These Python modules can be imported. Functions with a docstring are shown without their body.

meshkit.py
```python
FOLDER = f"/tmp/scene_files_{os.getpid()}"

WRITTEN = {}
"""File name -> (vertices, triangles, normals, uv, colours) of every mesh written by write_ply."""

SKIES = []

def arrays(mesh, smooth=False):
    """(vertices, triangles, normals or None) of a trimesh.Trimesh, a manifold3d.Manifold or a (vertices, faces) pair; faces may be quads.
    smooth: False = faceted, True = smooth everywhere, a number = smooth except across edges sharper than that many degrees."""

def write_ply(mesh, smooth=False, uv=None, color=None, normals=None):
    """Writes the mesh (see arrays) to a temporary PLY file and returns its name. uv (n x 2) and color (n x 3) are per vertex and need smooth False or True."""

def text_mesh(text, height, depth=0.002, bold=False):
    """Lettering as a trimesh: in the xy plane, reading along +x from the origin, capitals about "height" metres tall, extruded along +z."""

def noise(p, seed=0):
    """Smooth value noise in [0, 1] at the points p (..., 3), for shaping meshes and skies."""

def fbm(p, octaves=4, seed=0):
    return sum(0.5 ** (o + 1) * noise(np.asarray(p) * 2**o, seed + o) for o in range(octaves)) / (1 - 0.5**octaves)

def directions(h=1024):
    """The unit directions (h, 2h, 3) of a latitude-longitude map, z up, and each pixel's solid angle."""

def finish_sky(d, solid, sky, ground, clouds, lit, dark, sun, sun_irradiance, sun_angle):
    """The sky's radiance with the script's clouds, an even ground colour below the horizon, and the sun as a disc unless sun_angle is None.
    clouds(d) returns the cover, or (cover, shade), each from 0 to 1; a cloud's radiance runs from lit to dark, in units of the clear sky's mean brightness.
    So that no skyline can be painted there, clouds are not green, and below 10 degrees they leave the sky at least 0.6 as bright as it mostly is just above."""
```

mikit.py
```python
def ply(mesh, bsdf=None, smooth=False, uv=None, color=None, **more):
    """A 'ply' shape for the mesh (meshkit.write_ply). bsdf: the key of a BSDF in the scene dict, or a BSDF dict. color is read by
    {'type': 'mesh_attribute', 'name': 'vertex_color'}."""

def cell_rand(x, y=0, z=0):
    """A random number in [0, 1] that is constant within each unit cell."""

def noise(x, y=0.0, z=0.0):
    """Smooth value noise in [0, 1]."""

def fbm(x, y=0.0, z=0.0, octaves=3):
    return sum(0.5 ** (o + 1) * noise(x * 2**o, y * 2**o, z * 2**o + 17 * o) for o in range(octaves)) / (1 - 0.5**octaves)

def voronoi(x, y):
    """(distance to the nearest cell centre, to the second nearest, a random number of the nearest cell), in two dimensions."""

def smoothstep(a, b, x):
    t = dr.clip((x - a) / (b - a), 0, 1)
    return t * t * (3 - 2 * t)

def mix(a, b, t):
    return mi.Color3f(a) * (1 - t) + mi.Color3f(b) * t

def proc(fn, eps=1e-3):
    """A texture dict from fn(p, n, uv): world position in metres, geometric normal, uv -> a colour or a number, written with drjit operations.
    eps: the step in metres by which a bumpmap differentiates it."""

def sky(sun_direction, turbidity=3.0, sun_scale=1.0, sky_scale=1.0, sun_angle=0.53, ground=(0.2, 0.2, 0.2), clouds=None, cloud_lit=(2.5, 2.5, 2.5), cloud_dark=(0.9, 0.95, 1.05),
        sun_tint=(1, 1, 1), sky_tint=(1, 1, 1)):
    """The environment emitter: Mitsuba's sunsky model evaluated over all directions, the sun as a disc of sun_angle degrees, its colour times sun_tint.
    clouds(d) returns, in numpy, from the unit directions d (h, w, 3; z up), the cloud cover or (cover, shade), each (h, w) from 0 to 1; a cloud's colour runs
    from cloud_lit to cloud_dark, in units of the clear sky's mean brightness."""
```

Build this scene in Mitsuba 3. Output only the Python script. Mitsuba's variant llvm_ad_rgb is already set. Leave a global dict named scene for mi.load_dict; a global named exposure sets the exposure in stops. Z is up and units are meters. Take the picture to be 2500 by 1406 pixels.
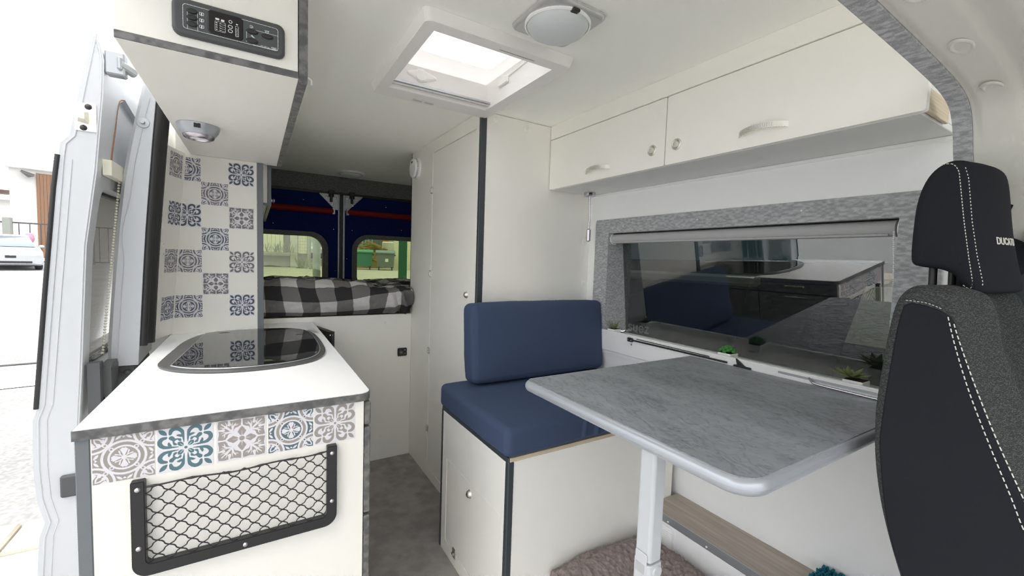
import math, numpy as np, trimesh, shapely, mitsuba as mi, mikit, meshkit
from shapely.geometry import Polygon, Point, box as sbox, LineString, MultiPolygon
from shapely import affinity, unary_union
from shapely.ops import unary_union
from mikit import proc, noise, fbm, smoothstep, mix, cell_rand, voronoi
import drjit as dr
T4 = mi.ScalarTransform4f
rng = np.random.default_rng(7)

# ---------------------------------------------------------------- camera, sky, exposure
EYE = np.array([0.0, 0.0, 1.2275])
CAM_R = np.array([[0.85359, 0.52092, 0.00511], [-0.5199, 0.85122, 0.07164], [0.03297, -0.0638, 0.99742]])
exposure = 3.3
scene = {'type': 'scene'}
labels = {}
fwd, up = CAM_R @ [0, 1, 0], CAM_R @ [0, 0, 1]
scene['camera'] = {'type': 'perspective', 'fov': 101.165, 'fov_axis': 'x', 'near_clip': 0.02, 'far_clip': 500.0,
                   'to_world': T4().look_at(origin=EYE.tolist(), target=(EYE + fwd).tolist(), up=up.tolist())}

def overcast(d):
    n = meshkit.fbm(np.stack([d[..., 0] * 2.2, d[..., 1] * 2.2, d[..., 2] * 5.0], -1) + 3.1, 5, 4)
    cover = np.clip(0.80 + 1.1 * (n - 0.42), 0.0, 1.0)
    return cover, np.clip(1.0 - d[..., 2] * 1.05 + (n - 0.5) * 0.6, 0, 1)  # overcast: the zenith about three times the horizon

scene['sky'] = mikit.sky((-0.45, -0.35, 0.82), turbidity=5.0, sun_scale=0.04, sky_scale=1.0, sun_angle=12.0,
                         ground=(0.38, 0.38, 0.37), clouds=overcast, cloud_lit=(3.1, 3.1, 3.08), cloud_dark=(1.05, 1.08, 1.12),
                         sky_tint=(1.0, 0.97, 0.92))

# ---------------------------------------------------------------- materials
def rgb(c): return {'type': 'rgb', 'value': list(map(float, c))}
def pr(col, rough=0.5, spec=0.5, metal=0.0, **k):
    c = col if isinstance(col, dict) else rgb(col)
    return {'type': 'principled', 'base_color': c, 'roughness': rough, 'specular': spec, 'metallic': metal, **k}
def mat(name, bsdf, bump=None, scale=1.0):
    if bump is not None:
        bsdf = {'type': 'bumpmap', 'map': bump, 'bsdf': bsdf, 'scale': scale}
    scene[name] = {'type': 'twosided', 'bsdf': bsdf}
    return name

WHITE = mat('m_white_panel', pr((0.86, 0.845, 0.79), 0.42, 0.35))
CEIL = mat('m_ceiling', pr((0.885, 0.888, 0.84), 0.6, 0.25))
WALLW = mat('m_wall_lining', pr((0.875, 0.88, 0.87), 0.55, 0.3))
WORK = mat('m_worktop', pr((0.86, 0.865, 0.87), 0.35, 0.4))
SILLW = mat('m_sill_white', pr((0.86, 0.86, 0.85), 0.35, 0.4))
BEIGE = mat('m_cab_lining', pr((0.70, 0.69, 0.63), 0.7, 0.2), proc(lambda p, n, uv: noise(p.x * 1400, p.y * 1400, p.z * 1400)), 0.00012)
EDGE = mat('m_grey_edge', pr(proc(lambda p, n, uv: mix((0.10, 0.10, 0.103), (0.19, 0.188, 0.185), smoothstep(0.3, 0.7, fbm(p.x * 60, p.y * 60, p.z * 60, 4)))), 0.45, 0.4))
BAND = mat('m_grey_band', pr((0.165, 0.18, 0.195), 0.45, 0.4))
TRIM = mat('m_dark_trim', pr((0.042, 0.052, 0.06), 0.4, 0.5))
FLOOR = mat('m_floor_vinyl', pr(proc(lambda p, n, uv: mix((0.25, 0.236, 0.226), (0.345, 0.326, 0.312), smoothstep(0.2, 0.8, fbm(p.x * 22, p.y * 22, 0.0, 5)))), 0.6, 0.3))
def felt_fn(lo, hi, s=1.0):
    def f(p, n, uv):
        a = fbm(p.x * 160 * s + 3 * p.z, p.y * 90 * s, p.z * 160 * s, 3)
        b = noise(p.x * 900, p.y * 900, p.z * 900)
        return mix(lo, hi, smoothstep(0.3, 0.72, a * 0.75 + b * 0.25))
    return f
def felt_h(p, n, uv): return fbm(p.x * 500, p.y * 300, p.z * 500, 3)
FELT = mat('m_grey_felt', pr(proc(felt_fn((0.30, 0.305, 0.315), (0.50, 0.508, 0.52))), 0.95, 0.1), proc(felt_h), 0.0007)
FELTD = mat('m_dark_felt', pr(proc(felt_fn((0.13, 0.13, 0.128), (0.22, 0.22, 0.215))), 0.95, 0.1))
NAVY = mat('m_navy_carpet', pr(proc(felt_fn((0.007, 0.013, 0.085), (0.016, 0.026, 0.15))), 0.95, 0.05))
RED = mat('m_red_strap', pr((0.22, 0.012, 0.014), 0.6, 0.2))
CUSH = mat('m_blue_fabric', pr((0.054, 0.076, 0.135), 0.85, 0.15, sheen=0.4),
           proc(lambda p, n, uv: noise(p.x * 1300, p.y * 1300, p.z * 1300)), 0.0003)
def slate_h(p, n, uv):
    w = fbm(p.x * 14 + 2.0 * fbm(p.x * 5, p.y * 5, 2.0, 2), p.y * 5 + p.x * 4, 0.0, 5)
    r = dr.abs(fbm(p.x * 26 - p.y * 9, p.y * 12 + p.x * 5, 4.0, 4) - 0.5)
    k = dr.abs(fbm(p.x * 70 - p.y * 20 + 5 * w, p.y * 34 + p.x * 16, 7.0, 3) - 0.5)
    return 0.75 * w + smoothstep(0.0, 0.06, r) * 0.20 + smoothstep(0.0, 0.09, k) * 0.22 + 0.10 * noise(p.x * 220, p.y * 220)
SLATE = mat('m_slate_top', pr(proc(lambda p, n, uv: mix((0.155, 0.17, 0.184), (0.305, 0.325, 0.343), slate_h(p, n, uv) - 0.15)), 0.42, 0.5), proc(slate_h), 0.006)
SILVER = mat('m_silver_edge', pr((0.46, 0.485, 0.52), 0.3, 0.55, 0.35))
ALU = mat('m_aluminium', pr((0.44, 0.46, 0.48), 0.38, 0.5, 0.7))
CHROME = mat('m_chrome', {'type': 'roughconductor', 'material': 'Cr', 'alpha': 0.12})
NICKEL = mat('m_brushed_nickel', {'type': 'roughconductor', 'specular_reflectance': rgb((0.80, 0.785, 0.76)), 'material': 'Ag', 'alpha': 0.28})
LEGW = mat('m_leg_white', pr((0.52, 0.535, 0.55), 0.4, 0.5))
BLACKP = mat('m_black_plastic', pr((0.022, 0.022, 0.024), 0.42, 0.5))
RUBBER = mat('m_rubber', pr((0.030, 0.030, 0.031), 0.45, 0.5))
DGREYP = mat('m_dark_grey_plastic', pr((0.07, 0.073, 0.078), 0.5, 0.5))
FACEP = mat('m_panel_face', pr((0.075, 0.085, 0.088), 0.45, 0.4))
SCREEN = mat('m_dark_screen', pr((0.008, 0.006, 0.008), 0.1, 0.5))
PRINTW = mat('m_white_print', pr((0.72, 0.74, 0.74), 0.6, 0.2))
PLASW = mat('m_white_plastic', pr((0.83, 0.83, 0.82), 0.35, 0.5))
HATCHW = mat('m_hatch_frame', pr((0.80, 0.785, 0.765), 0.4, 0.45))
CREAM = mat('m_cream_plastic', pr((0.74, 0.72, 0.60), 0.4, 0.4))
VANW = mat('m_van_paint', pr((0.52, 0.538, 0.565), 0.3, 0.5, clearcoat=0.3, clearcoat_gloss=0.9))
SEATB = mat('m_seat_twill', pr((0.020, 0.021, 0.026), 0.85, 0.15),
            proc(lambda p, n, uv: 0.5 + 0.5 * dr.sin((p.z * 0.86 + p.y * 0.75 - p.x * 0.2) * 1500)), 0.0006)
def heather(p, n, uv):
    a = noise(p.x * 520, p.y * 520, p.z * 950)
    return mix((0.034, 0.036, 0.036), (0.125, 0.128, 0.125), smoothstep(0.4, 0.85, a) * 0.65 + 0.12 * fbm(p.x * 90, p.y * 90, p.z * 90, 2))
HEATH = mat('m_seat_heather', pr(proc(heather), 0.9, 0.15))
THREAD = mat('m_thread', pr((0.68, 0.67, 0.61), 0.7, 0.2))
BLINDG = mat('m_blind_grey', pr((0.44, 0.44, 0.44), 0.7, 0.3))
HOBG = mat('m_hob_glass', {'type': 'plastic', 'diffuse_reflectance': rgb((0.012, 0.013, 0.013)), 'int_ior': 1.9})
RIMG = mat('m_hob_rim', pr((0.085, 0.085, 0.083), 0.3, 0.6))
FLEECE = mat('m_brown_fleece', pr(proc(lambda p, n, uv: mix((0.17, 0.135, 0.125), (0.36, 0.30, 0.285), fbm(p.x * 120, p.y * 120, p.z * 120, 3))), 0.95, 0.05, sheen=0.6),
             proc(lambda p, n, uv: fbm(p.x * 260, p.y * 260, p.z * 260, 3)), 0.008)
TEAL = mat('m_teal_chenille', pr((0.016, 0.135, 0.19), 0.85, 0.1, sheen=0.8))
GREENP = mat('m_plant_green', pr((0.055, 0.20, 0.045), 0.6, 0.3))
OLIVE = mat('m_plant_olive', pr((0.17, 0.22, 0.085), 0.6, 0.3))
SOIL = mat('m_soil', pr((0.03, 0.022, 0.016), 0.9, 0.1))
def wood_fn(p, n, uv):
    g = fbm(p.x * 75, p.y * 4.5, p.z * 20, 4)
    r = dr.abs(dr.sin((p.x * 46 + 2.6 * fbm(p.x * 7, p.y * 2.6, 0.0, 3)) * 3.0))
    k = fbm(p.x * 240, p.y * 14, 2.0, 2)
    return mix((0.25, 0.21, 0.175), (0.53, 0.465, 0.40), g * 0.62 + 0.08 * r + 0.30 * k)
WOOD = mat('m_grey_oak', pr(proc(wood_fn), 0.6, 0.3))
PLY = mat('m_plywood', pr(proc(lambda p, n, uv: mix((0.46, 0.38, 0.27), (0.66, 0.57, 0.44), fbm(p.x * 12, p.y * 12, p.z * 300, 3))), 0.6, 0.3))
def ging(p, n, uv):
    a = smoothstep(0.485, 0.515, 0.5 + 0.5 * dr.sin(uv.x * math.pi) * 8 / 8) * 0 + dr.select(dr.sin(uv.x * math.pi) > 0, 1.0, 0.0)
    b = dr.select(dr.sin(uv.y * math.pi) > 0, 1.0, 0.0)
    s = a + b
    c = dr.select(s > 1.5, mi.Color3f(0.56, 0.54, 0.53), dr.select(s > 0.5, mi.Color3f(0.17, 0.165, 0.165), mi.Color3f(0.040, 0.039, 0.042)))
    return c * (0.9 + 0.2 * noise(uv.x * 60, uv.y * 60))
GING = mat('m_gingham', pr(proc(ging), 0.9, 0.1))
DIFF = mat('m_lamp_diffuser', pr((0.60, 0.63, 0.64), 0.45, 0.4))
LILAC = mat('m_tile_ground', pr((0.72, 0.71, 0.745), 0.4, 0.35))
TAUPE = mat('m_tile_taupe', pr((0.335, 0.305, 0.29), 0.45, 0.3))
TAUPED = mat('m_tile_taupe_dark', pr((0.19, 0.175, 0.175), 0.45, 0.3))
TEALB = mat('m_tile_teal', pr((0.105, 0.185, 0.215), 0.45, 0.3))
SLATEB = mat('m_tile_slate_blue', pr((0.085, 0.105, 0.15), 0.45, 0.3))
BLUEG = mat('m_tile_blue_grey', pr((0.115, 0.155, 0.185), 0.45, 0.3))
def asph(p, n, uv):
    a = noise(p.x * 55, p.y * 55); b = fbm(p.x * 1.1, p.y * 1.1, 0.0, 4)
    return mix((0.22, 0.22, 0.216), (0.43, 0.42, 0.41), 0.55 * a + 0.45 * b)
ASPH = mat('m_asphalt', pr(proc(asph), 0.9, 0.2))
CONC = mat('m_concrete', pr(proc(lambda p, n, uv: mix((0.42, 0.41, 0.38), (0.58, 0.56, 0.52), fbm(p.x * 3, p.y * 3, p.z * 3, 4))), 0.85, 0.2))
STONE = mat('m_kerb_stone', pr(proc(lambda p, n, uv: mix((0.40, 0.36, 0.30), (0.62, 0.57, 0.49), fbm(p.x * 7, p.y * 7, p.z * 7, 4))), 0.9, 0.2))
LINEW = mat('m_road_paint', pr((0.72, 0.72, 0.70), 0.7, 0.2))
BWALL = mat('m_building_white', pr((0.74, 0.73, 0.71), 0.8, 0.2))
BYEL = mat('m_building_cream', pr(proc(lambda p, n, uv: mix((0.60, 0.58, 0.44), (0.74, 0.72, 0.58), fbm(p.x * 0.7, p.y * 0.7, p.z * 0.5, 4))), 0.8, 0.2))
BBRN = mat('m_brown_cladding', pr((0.30, 0.18, 0.12), 0.8, 0.2))
BROOF = mat('m_roof_tiles', pr((0.40, 0.32, 0.29), 0.8, 0.2))
BGREYW = mat('m_concrete_wall', pr((0.33, 0.35, 0.31), 0.85, 0.2))
BDARK = mat('m_dark_jamb', pr((0.15, 0.14, 0.11), 0.85, 0.2))
FENCE = mat('m_fence_metal', pr((0.10, 0.095, 0.10), 0.5, 0.4))
CARS = mat('m_car_silver', pr((0.60, 0.62, 0.64), 0.25, 0.5, 0.2, clearcoat=0.6))
CARG = mat('m_car_glass', pr((0.20, 0.24, 0.27), 0.08, 0.6))
CARD = mat('m_car_dark', pr((0.05, 0.05, 0.055), 0.5, 0.4))
MAGENTA = mat('m_pink_hydrant', pr((0.60, 0.30, 0.42), 0.5, 0.4))
BINGREEN = mat('m_bin_green', pr((0.06, 0.22, 0.15), 0.5, 0.4))
BINGREY = mat('m_bin_grey', pr((0.16, 0.19, 0.185), 0.5, 0.4))
BINLID = mat('m_bin_lid_blue', pr((0.15, 0.22, 0.27), 0.5, 0.4))
GRNPOST = mat('m_green_post', pr((0.012, 0.11, 0.06), 0.5, 0.4))
BLUETARP = mat('m_blue_sheet', pr((0.14, 0.26, 0.33), 0.6, 0.3))
ORANGE = mat('m_orange_plastic', pr((0.42, 0.16, 0.07), 0.6, 0.3))
TIMBER = mat('m_timber_pile', pr((0.36, 0.29, 0.13), 0.8, 0.2))
CONTN = mat('m_navy_container', pr((0.010, 0.013, 0.032), 0.5, 0.4))
DGREEN = mat('m_dark_green_wall', pr((0.045, 0.055, 0.048), 0.8, 0.2))
scene['m_tinted_glass'] = {'type': 'thindielectric', 'int_ior': 1.95, 'specular_transmittance': rgb((0.048, 0.058, 0.053))}
scene['m_rear_glass'] = {'type': 'thindielectric', 'int_ior': 1.5, 'specular_transmittance': rgb((0.62, 0.66, 0.49))}
scene['m_clear_glass'] = {'type': 'thindielectric', 'int_ior': 1.5, 'specular_transmittance': rgb((0.95, 0.95, 0.95))}
scene['m_door_glass'] = {'type': 'thindielectric', 'int_ior': 1.6, 'specular_transmittance': rgb((0.13, 0.125, 0.115))}
scene['m_clear_plastic'] = {'type': 'thindielectric', 'int_ior': 1.5}
TGLASS, RGLASS, CGLASS, DGLASS, CLEARP = 'm_tinted_glass', 'm_rear_glass', 'm_clear_glass', 'm_door_glass', 'm_clear_plastic'

# ---------------------------------------------------------------- scene tree helpers
def numbered(key):
    if key not in scene and key not in labels: return key
    k = 1
    while f'{key}_{k:03d}' in scene or f'{key}_{k:03d}' in labels: k += 1
    return f'{key}_{k:03d}'
def cat_(ms):
    ms = [m if isinstance(m, trimesh.Trimesh) else trimesh.Trimesh(m.to_mesh().vert_properties[:, :3], m.to_mesh().tri_verts, process=False) for m in ms]
    return trimesh.util.concatenate([trimesh.Trimesh(m.vertices, m.faces, process=False) for m in ms])
def obj(name, mesh, m, parent=None, smooth=False, label=None, kind=None, **more):
    if isinstance(mesh, (list, tuple)) and not isinstance(mesh[0], np.ndarray): mesh = cat_(mesh)
    key = numbered(f'{parent}__{name}' if parent else name)
    scene[key] = mesh if isinstance(mesh, dict) else mikit.ply(mesh, m, smooth, **more)
    d = {}
    if label: d['label'] = label
    if kind: d['kind'] = kind
    if d: labels[key] = d
    return key
def thing(name, label, cat, group=None, kind=None):
    key = numbered(name)
    labels[key] = {'label': label, 'category': cat}
    if name == 'potted_succulent': group = 'potted succulents in the wide window'
    if name == 'waste_container': group = 'wheeled waste containers behind the van'
    if group: labels[key]['group'] = group
    if kind: labels[key]['kind'] = kind
    return key
def solo(name, mesh, m, label, cat, group=None, smooth=False, kind=None, **more):
    key = numbered(name)
    if isinstance(mesh, (list, tuple)) and not isinstance(mesh[0], np.ndarray): mesh = cat_(mesh)
    scene[key] = mesh if isinstance(mesh, dict) else mikit.ply(mesh, m, smooth, **more)
    labels[key] = {'label': label, 'category': cat}
    if group: labels[key]['group'] = group
    if kind: labels[key]['kind'] = kind
    return key
def struct(name, mesh, m, label, cat, smooth=False, **more):
    key = numbered(name)
    if isinstance(mesh, (list, tuple)) and not isinstance(mesh[0], np.ndarray): mesh = cat_(mesh)
    scene[key] = mikit.ply(mesh, m, smooth, **more)
    labels[key] = {'label': label, 'category': cat, 'kind': 'structure'}
    return key

# ---------------------------------------------------------------- mesh helpers
def hull(p): return trimesh.convex.convex_hull(np.asarray(p, float))
def bx(x0, x1, y0, y1, z0, z1, b=0.0012):
    lo, hi = np.array([min(x0, x1), min(y0, y1), min(z0, z1)]), np.array([max(x0, x1), max(y0, y1), max(z0, z1)])
    b = min(b, 0.45 * (hi - lo).min())
    if b <= 0: return trimesh.creation.box(bounds=[lo, hi])
    P = []
    for sx in (0, 1):
        for sy in (0, 1):
            for sz in (0, 1):
                c = np.where([sx, sy, sz], hi, lo); s = np.where([sx, sy, sz], -1, 1) * b
                for k in range(3):
                    q = c + s; q[k] = c[k]; P.append(q)
    return hull(P)
def rbox(x0, x1, y0, y1, z0, z1, r, sub=2):
    s = trimesh.creation.icosphere(subdivisions=sub).vertices * r
    P = [s + [x, y, z] for x in (x0 + r, x1 - r) for y in (y0 + r, y1 - r) for z in (z0 + r, z1 - r)]
    return hull(np.vstack(P))
def hullpts(*pts): return hull(pts)
def obox(o, X, Y, Z, b=0.001):
    "box from corner o along edge vectors"
    o, X, Y, Z = map(lambda v: np.asarray(v, float), (o, X, Y, Z))
    m = bx(0, np.linalg.norm(X), 0, np.linalg.norm(Y), 0, np.linalg.norm(Z), b)
    A = np.eye(4); A[:3, 0], A[:3, 1], A[:3, 2], A[:3, 3] = X / np.linalg.norm(X), Y / np.linalg.norm(Y), Z / np.linalg.norm(Z), o
    m.apply_transform(A)
    if np.linalg.det(A[:3, :3]) < 0: m.invert()
    return m
def frame(o, X, Y):
    X, Y = np.asarray(X, float), np.asarray(Y, float)
    A = np.eye(4); A[:3, 0], A[:3, 1], A[:3, 2], A[:3, 3] = X, Y, np.cross(X, Y), o
    return A
def polys(g): return [p for p in getattr(g, 'geoms', [g]) if p.geom_type == 'Polygon' and p.area > 1e-12]
def ext(poly, h, A=None):
    ms = [trimesh.creation.extrude_polygon(p, h, engine='earcut') for p in polys(poly)]
    m = cat_(ms)
    if A is not None: m.apply_transform(A)
    return m
def rr(x0, x1, y0, y1, r, q=8):
    return sbox(x0 + r, y0 + r, x1 - r, y1 - r).buffer(r, quad_segs=q)
def tube(pts, r, n=8, closed=False, flat=None):
    P = np.asarray(pts, float); N = len(P)
    r = np.broadcast_to(np.asarray(r, float), (N,))
    t = np.roll(P, -1, 0) - np.roll(P, 1, 0) if closed else np.gradient(P, axis=0)
    t /= np.linalg.norm(t, axis=1)[:, None] + 1e-12
    a = np.cross(t[0], [0, 0, 1.0]);
    if np.linalg.norm(a) < 1e-3: a = np.cross(t[0], [1.0, 0, 0])
    a /= np.linalg.norm(a); V = []
    for i in range(N):
        a = a - t[i] * (a @ t[i]); a /= np.linalg.norm(a); b = np.cross(t[i], a)
        for k in range(n):
            th = 2 * math.pi * k / n
            V.append(P[i] + r[i] * (math.cos(th) * a + math.sin(th) * b * (flat or 1.0)))
    F = []
    for i in range(N if closed else N - 1):
        j = (i + 1) % N
        for k in range(n):
            l = (k + 1) % n
            F += [[i * n + k, i * n + l, j * n + l], [i * n + k, j * n + l, j * n + k]]
    if not closed:
        V += [P[0], P[-1]]; c0, c1 = len(V) - 2, len(V) - 1
        for k in range(n):
            l = (k + 1) % n
            F += [[c0, l, k], [c1, (N - 1) * n + k, (N - 1) * n + l]]
    m = trimesh.Trimesh(V, F, process=False)
    if m.volume < 0: m.invert()
    return m
def spline(pts, n=8, closed=False):
    P = np.asarray(pts, float); N = len(P); out = []
    for i in range(N if closed else N - 1):
        g = (lambda k: P[k % N]) if closed else (lambda k: P[min(max(k, 0), N - 1)])
        p0, p1, p2, p3 = g(i - 1), g(i), g(i + 1), g(i + 2)
        for s in np.arange(n) / n:
            out.append(0.5 * ((2 * p1) + (p2 - p0) * s + (2 * p0 - 5 * p1 + 4 * p2 - p3) * s * s + (3 * p1 - p0 - 3 * p2 + p3) * s ** 3))
    if not closed: out.append(P[-1])
    return np.array(out)
def lathe(prof, o, axis=(0, 0, 1), n=32):
    m = trimesh.creation.revolve(np.asarray(prof, float), sections=n)
    A = trimesh.geometry.align_vectors([0, 0, 1], np.asarray(axis, float)); A[:3, 3] = o
    m.apply_transform(A)
    return m
def ball(o, r, sub=2, s=(1, 1, 1)):
    m = trimesh.creation.icosphere(subdivisions=sub, radius=r); m.apply_scale(s); m.apply_translation(o); return m
def pillow(pts, h, r, A, n=5, r0=None):
    "slab of a star-shaped outline, thickness h along local z, rounded rims of radius r (r0 at z=0 end)"
    P = np.asarray(pts, float)
    if Polygon(P).exterior.is_ccw is False: P = P[::-1]
    e = np.roll(P, -1, 0) - P; nn = np.stack([e[:, 1], -e[:, 0]], 1); nn /= np.linalg.norm(nn, axis=1)[:, None] + 1e-12
    vn = nn + np.roll(nn, 1, 0); vn /= np.linalg.norm(vn, axis=1)[:, None] + 1e-12
    r0 = r if r0 is None else r0
    rings = [(r0 * (1 - math.sin(a)), r0 * (1 - math.cos(a))) for a in np.linspace(0, math.pi / 2, n)]
    rings += [(r * (1 - math.cos(a)), h - r * (1 - math.sin(a))) for a in np.linspace(0, math.pi / 2, n)]
    V = [np.c_[P - vn * d, np.full(len(P), z)] for d, z in rings]
    N, K = len(P), len(V); V = np.vstack(V + [[[*Polygon(P).representative_point().coords[0], 0]], [[*Polygon(P).representative_point().coords[0], h]]])
    F = []
    for i in range(K - 1):
        for k in range(N):
            l = (k + 1) % N
            F += [[i * N + k, i * N + l, (i + 1) * N + l], [i * N + k, (i + 1) * N + l, (i + 1) * N + k]]
    for k in range(N):
        l = (k + 1) % N
        F += [[len(V) - 2, l, k], [len(V) - 1, (K - 1) * N + k, (K - 1) * N + l]]
    m = trimesh.Trimesh(V, F, process=False); m.apply_transform(A)
    return m
def text(s, h, A, depth=0.0006, bold=True):
    m = meshkit.text_mesh(s, h, depth, bold); m.apply_transform(A); return m
def grid(P, closed_u=False):
    "quads of an (a, b, 3) array"
    a, b = P.shape[:2]; V = P.reshape(-1, 3); F = []
    for i in range(a - 1):
        for j in range(b - 1):
            F += [[i * b + j, i * b + j + 1, (i + 1) * b + j + 1], [i * b + j, (i + 1) * b + j + 1, (i + 1) * b + j]]
    return trimesh.Trimesh(V, F, process=False)

# ================================================================ the setting
XL, XW, XR, YB, YR, H = -0.30, 0.822, 1.451, 2.52, 3.76, 1.86
fl = struct('floor', bx(-0.32, 1.5, -0.5, 3.82, -0.06, 0.0, 0), FLOOR, 'dark grey brown mottled vinyl floor along the aisle of the van', 'floor')
HX0, HX1, HY0, HY1 = 0.408, 0.796, 1.105, 1.55
ceil_poly = sbox(-0.27, -0.05, 1.52, 3.85).difference(sbox(HX0 - 0.02, HY0 - 0.02, HX1 + 0.02, HY1 + 0.02))
struct('ceiling', ext(ceil_poly, 0.07, frame([0, 0, H], [1, 0, 0], [0, 1, 0])), CEIL, 'off-white lined ceiling of the camper van', 'ceiling')
# right wall: upper lining with the window opening, sloped lower lining
wy0, wy1, wz0, wz1 = 0.425, 1.492, 0.865, 1.40
up_poly = sbox(-0.02, 0.80, 3.82, 1.90).difference(sbox(wy0 - 0.004, wz0, wy1 + 0.004, wz1 + 0.004))
lowp = [(1.456, 0.815), (1.512, 0.27), (1.512, 0.0), (1.60, 0.0), (1.60, 0.815)]
def prism_y(xz, y0, y1): return ext(Polygon(xz), y1 - y0, frame([0, y1, 0], [1, 0, 0], [0, 0, 1]))
struct('wall_right', [ext(up_poly, 0.06, frame([XR, 0, 0], [0, 1, 0], [0, 0, 1])), prism_y(lowp, -0.02, 3.82)], WALLW,
       'white lined wall behind the table, around and below the wide window', 'wall')
# left body side behind the door opening, rear part of the van
struct('wall_left', [bx(-0.40, -0.335, 2.40, 3.82, 0.0, 1.855, 0)], WALLW, 'white lined left side of the van beyond the kitchen', 'wall')

# right window: felt surround, pane, sill panel
fo = sbox(0.335, 0.90, 1.582, 1.441).buffer(-0.012).buffer(0.012)
fr = fo.difference(sbox(wy0, 0.80, wy1, 1.376))
struct('window_1', ext(fr, 0.160, frame([1.444, 0, 0], [0, 1, 0], [0, 0, 1])), FELT, 'grey felt surround of the wide dark window behind the table', 'window frame')
obj('pane', grid(np.array([[(1.507, wy0, 1.42), (1.533, wy1, 1.42)], [(1.575, wy0, 0.85), (1.599, wy1, 0.85)]])), TGLASS, 'window_1', label='dark tinted reflecting glass')
for y, z in ((1.40, 1.405), (1.02, 1.41), (0.66, 1.413), (1.53, 1.10)):
    obj('stud', lathe([(0, 0.0025), (0.0025, 0.002), (0.003, 0)], [1.4438, y, z], (-1, 0, 0), 10), PLASW, 'window_1')
trim = struct('trim_1', [bx(1.440, 1.452, 0.36, 1.583, 0.816, 0.912, 0.002), bx(1.452, 1.60, wy0, wy1, 0.845, 0.888, 0)], SILLW, 'white sill board running below the wide tinted window', 'sill')
obj('screw', lathe([(0, 0.002), (0.004, 0.0015), (0.0045, 0)], [1.4398, 1.31, 0.872], (-1, 0, 0), 12), ALU, trim)

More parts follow.
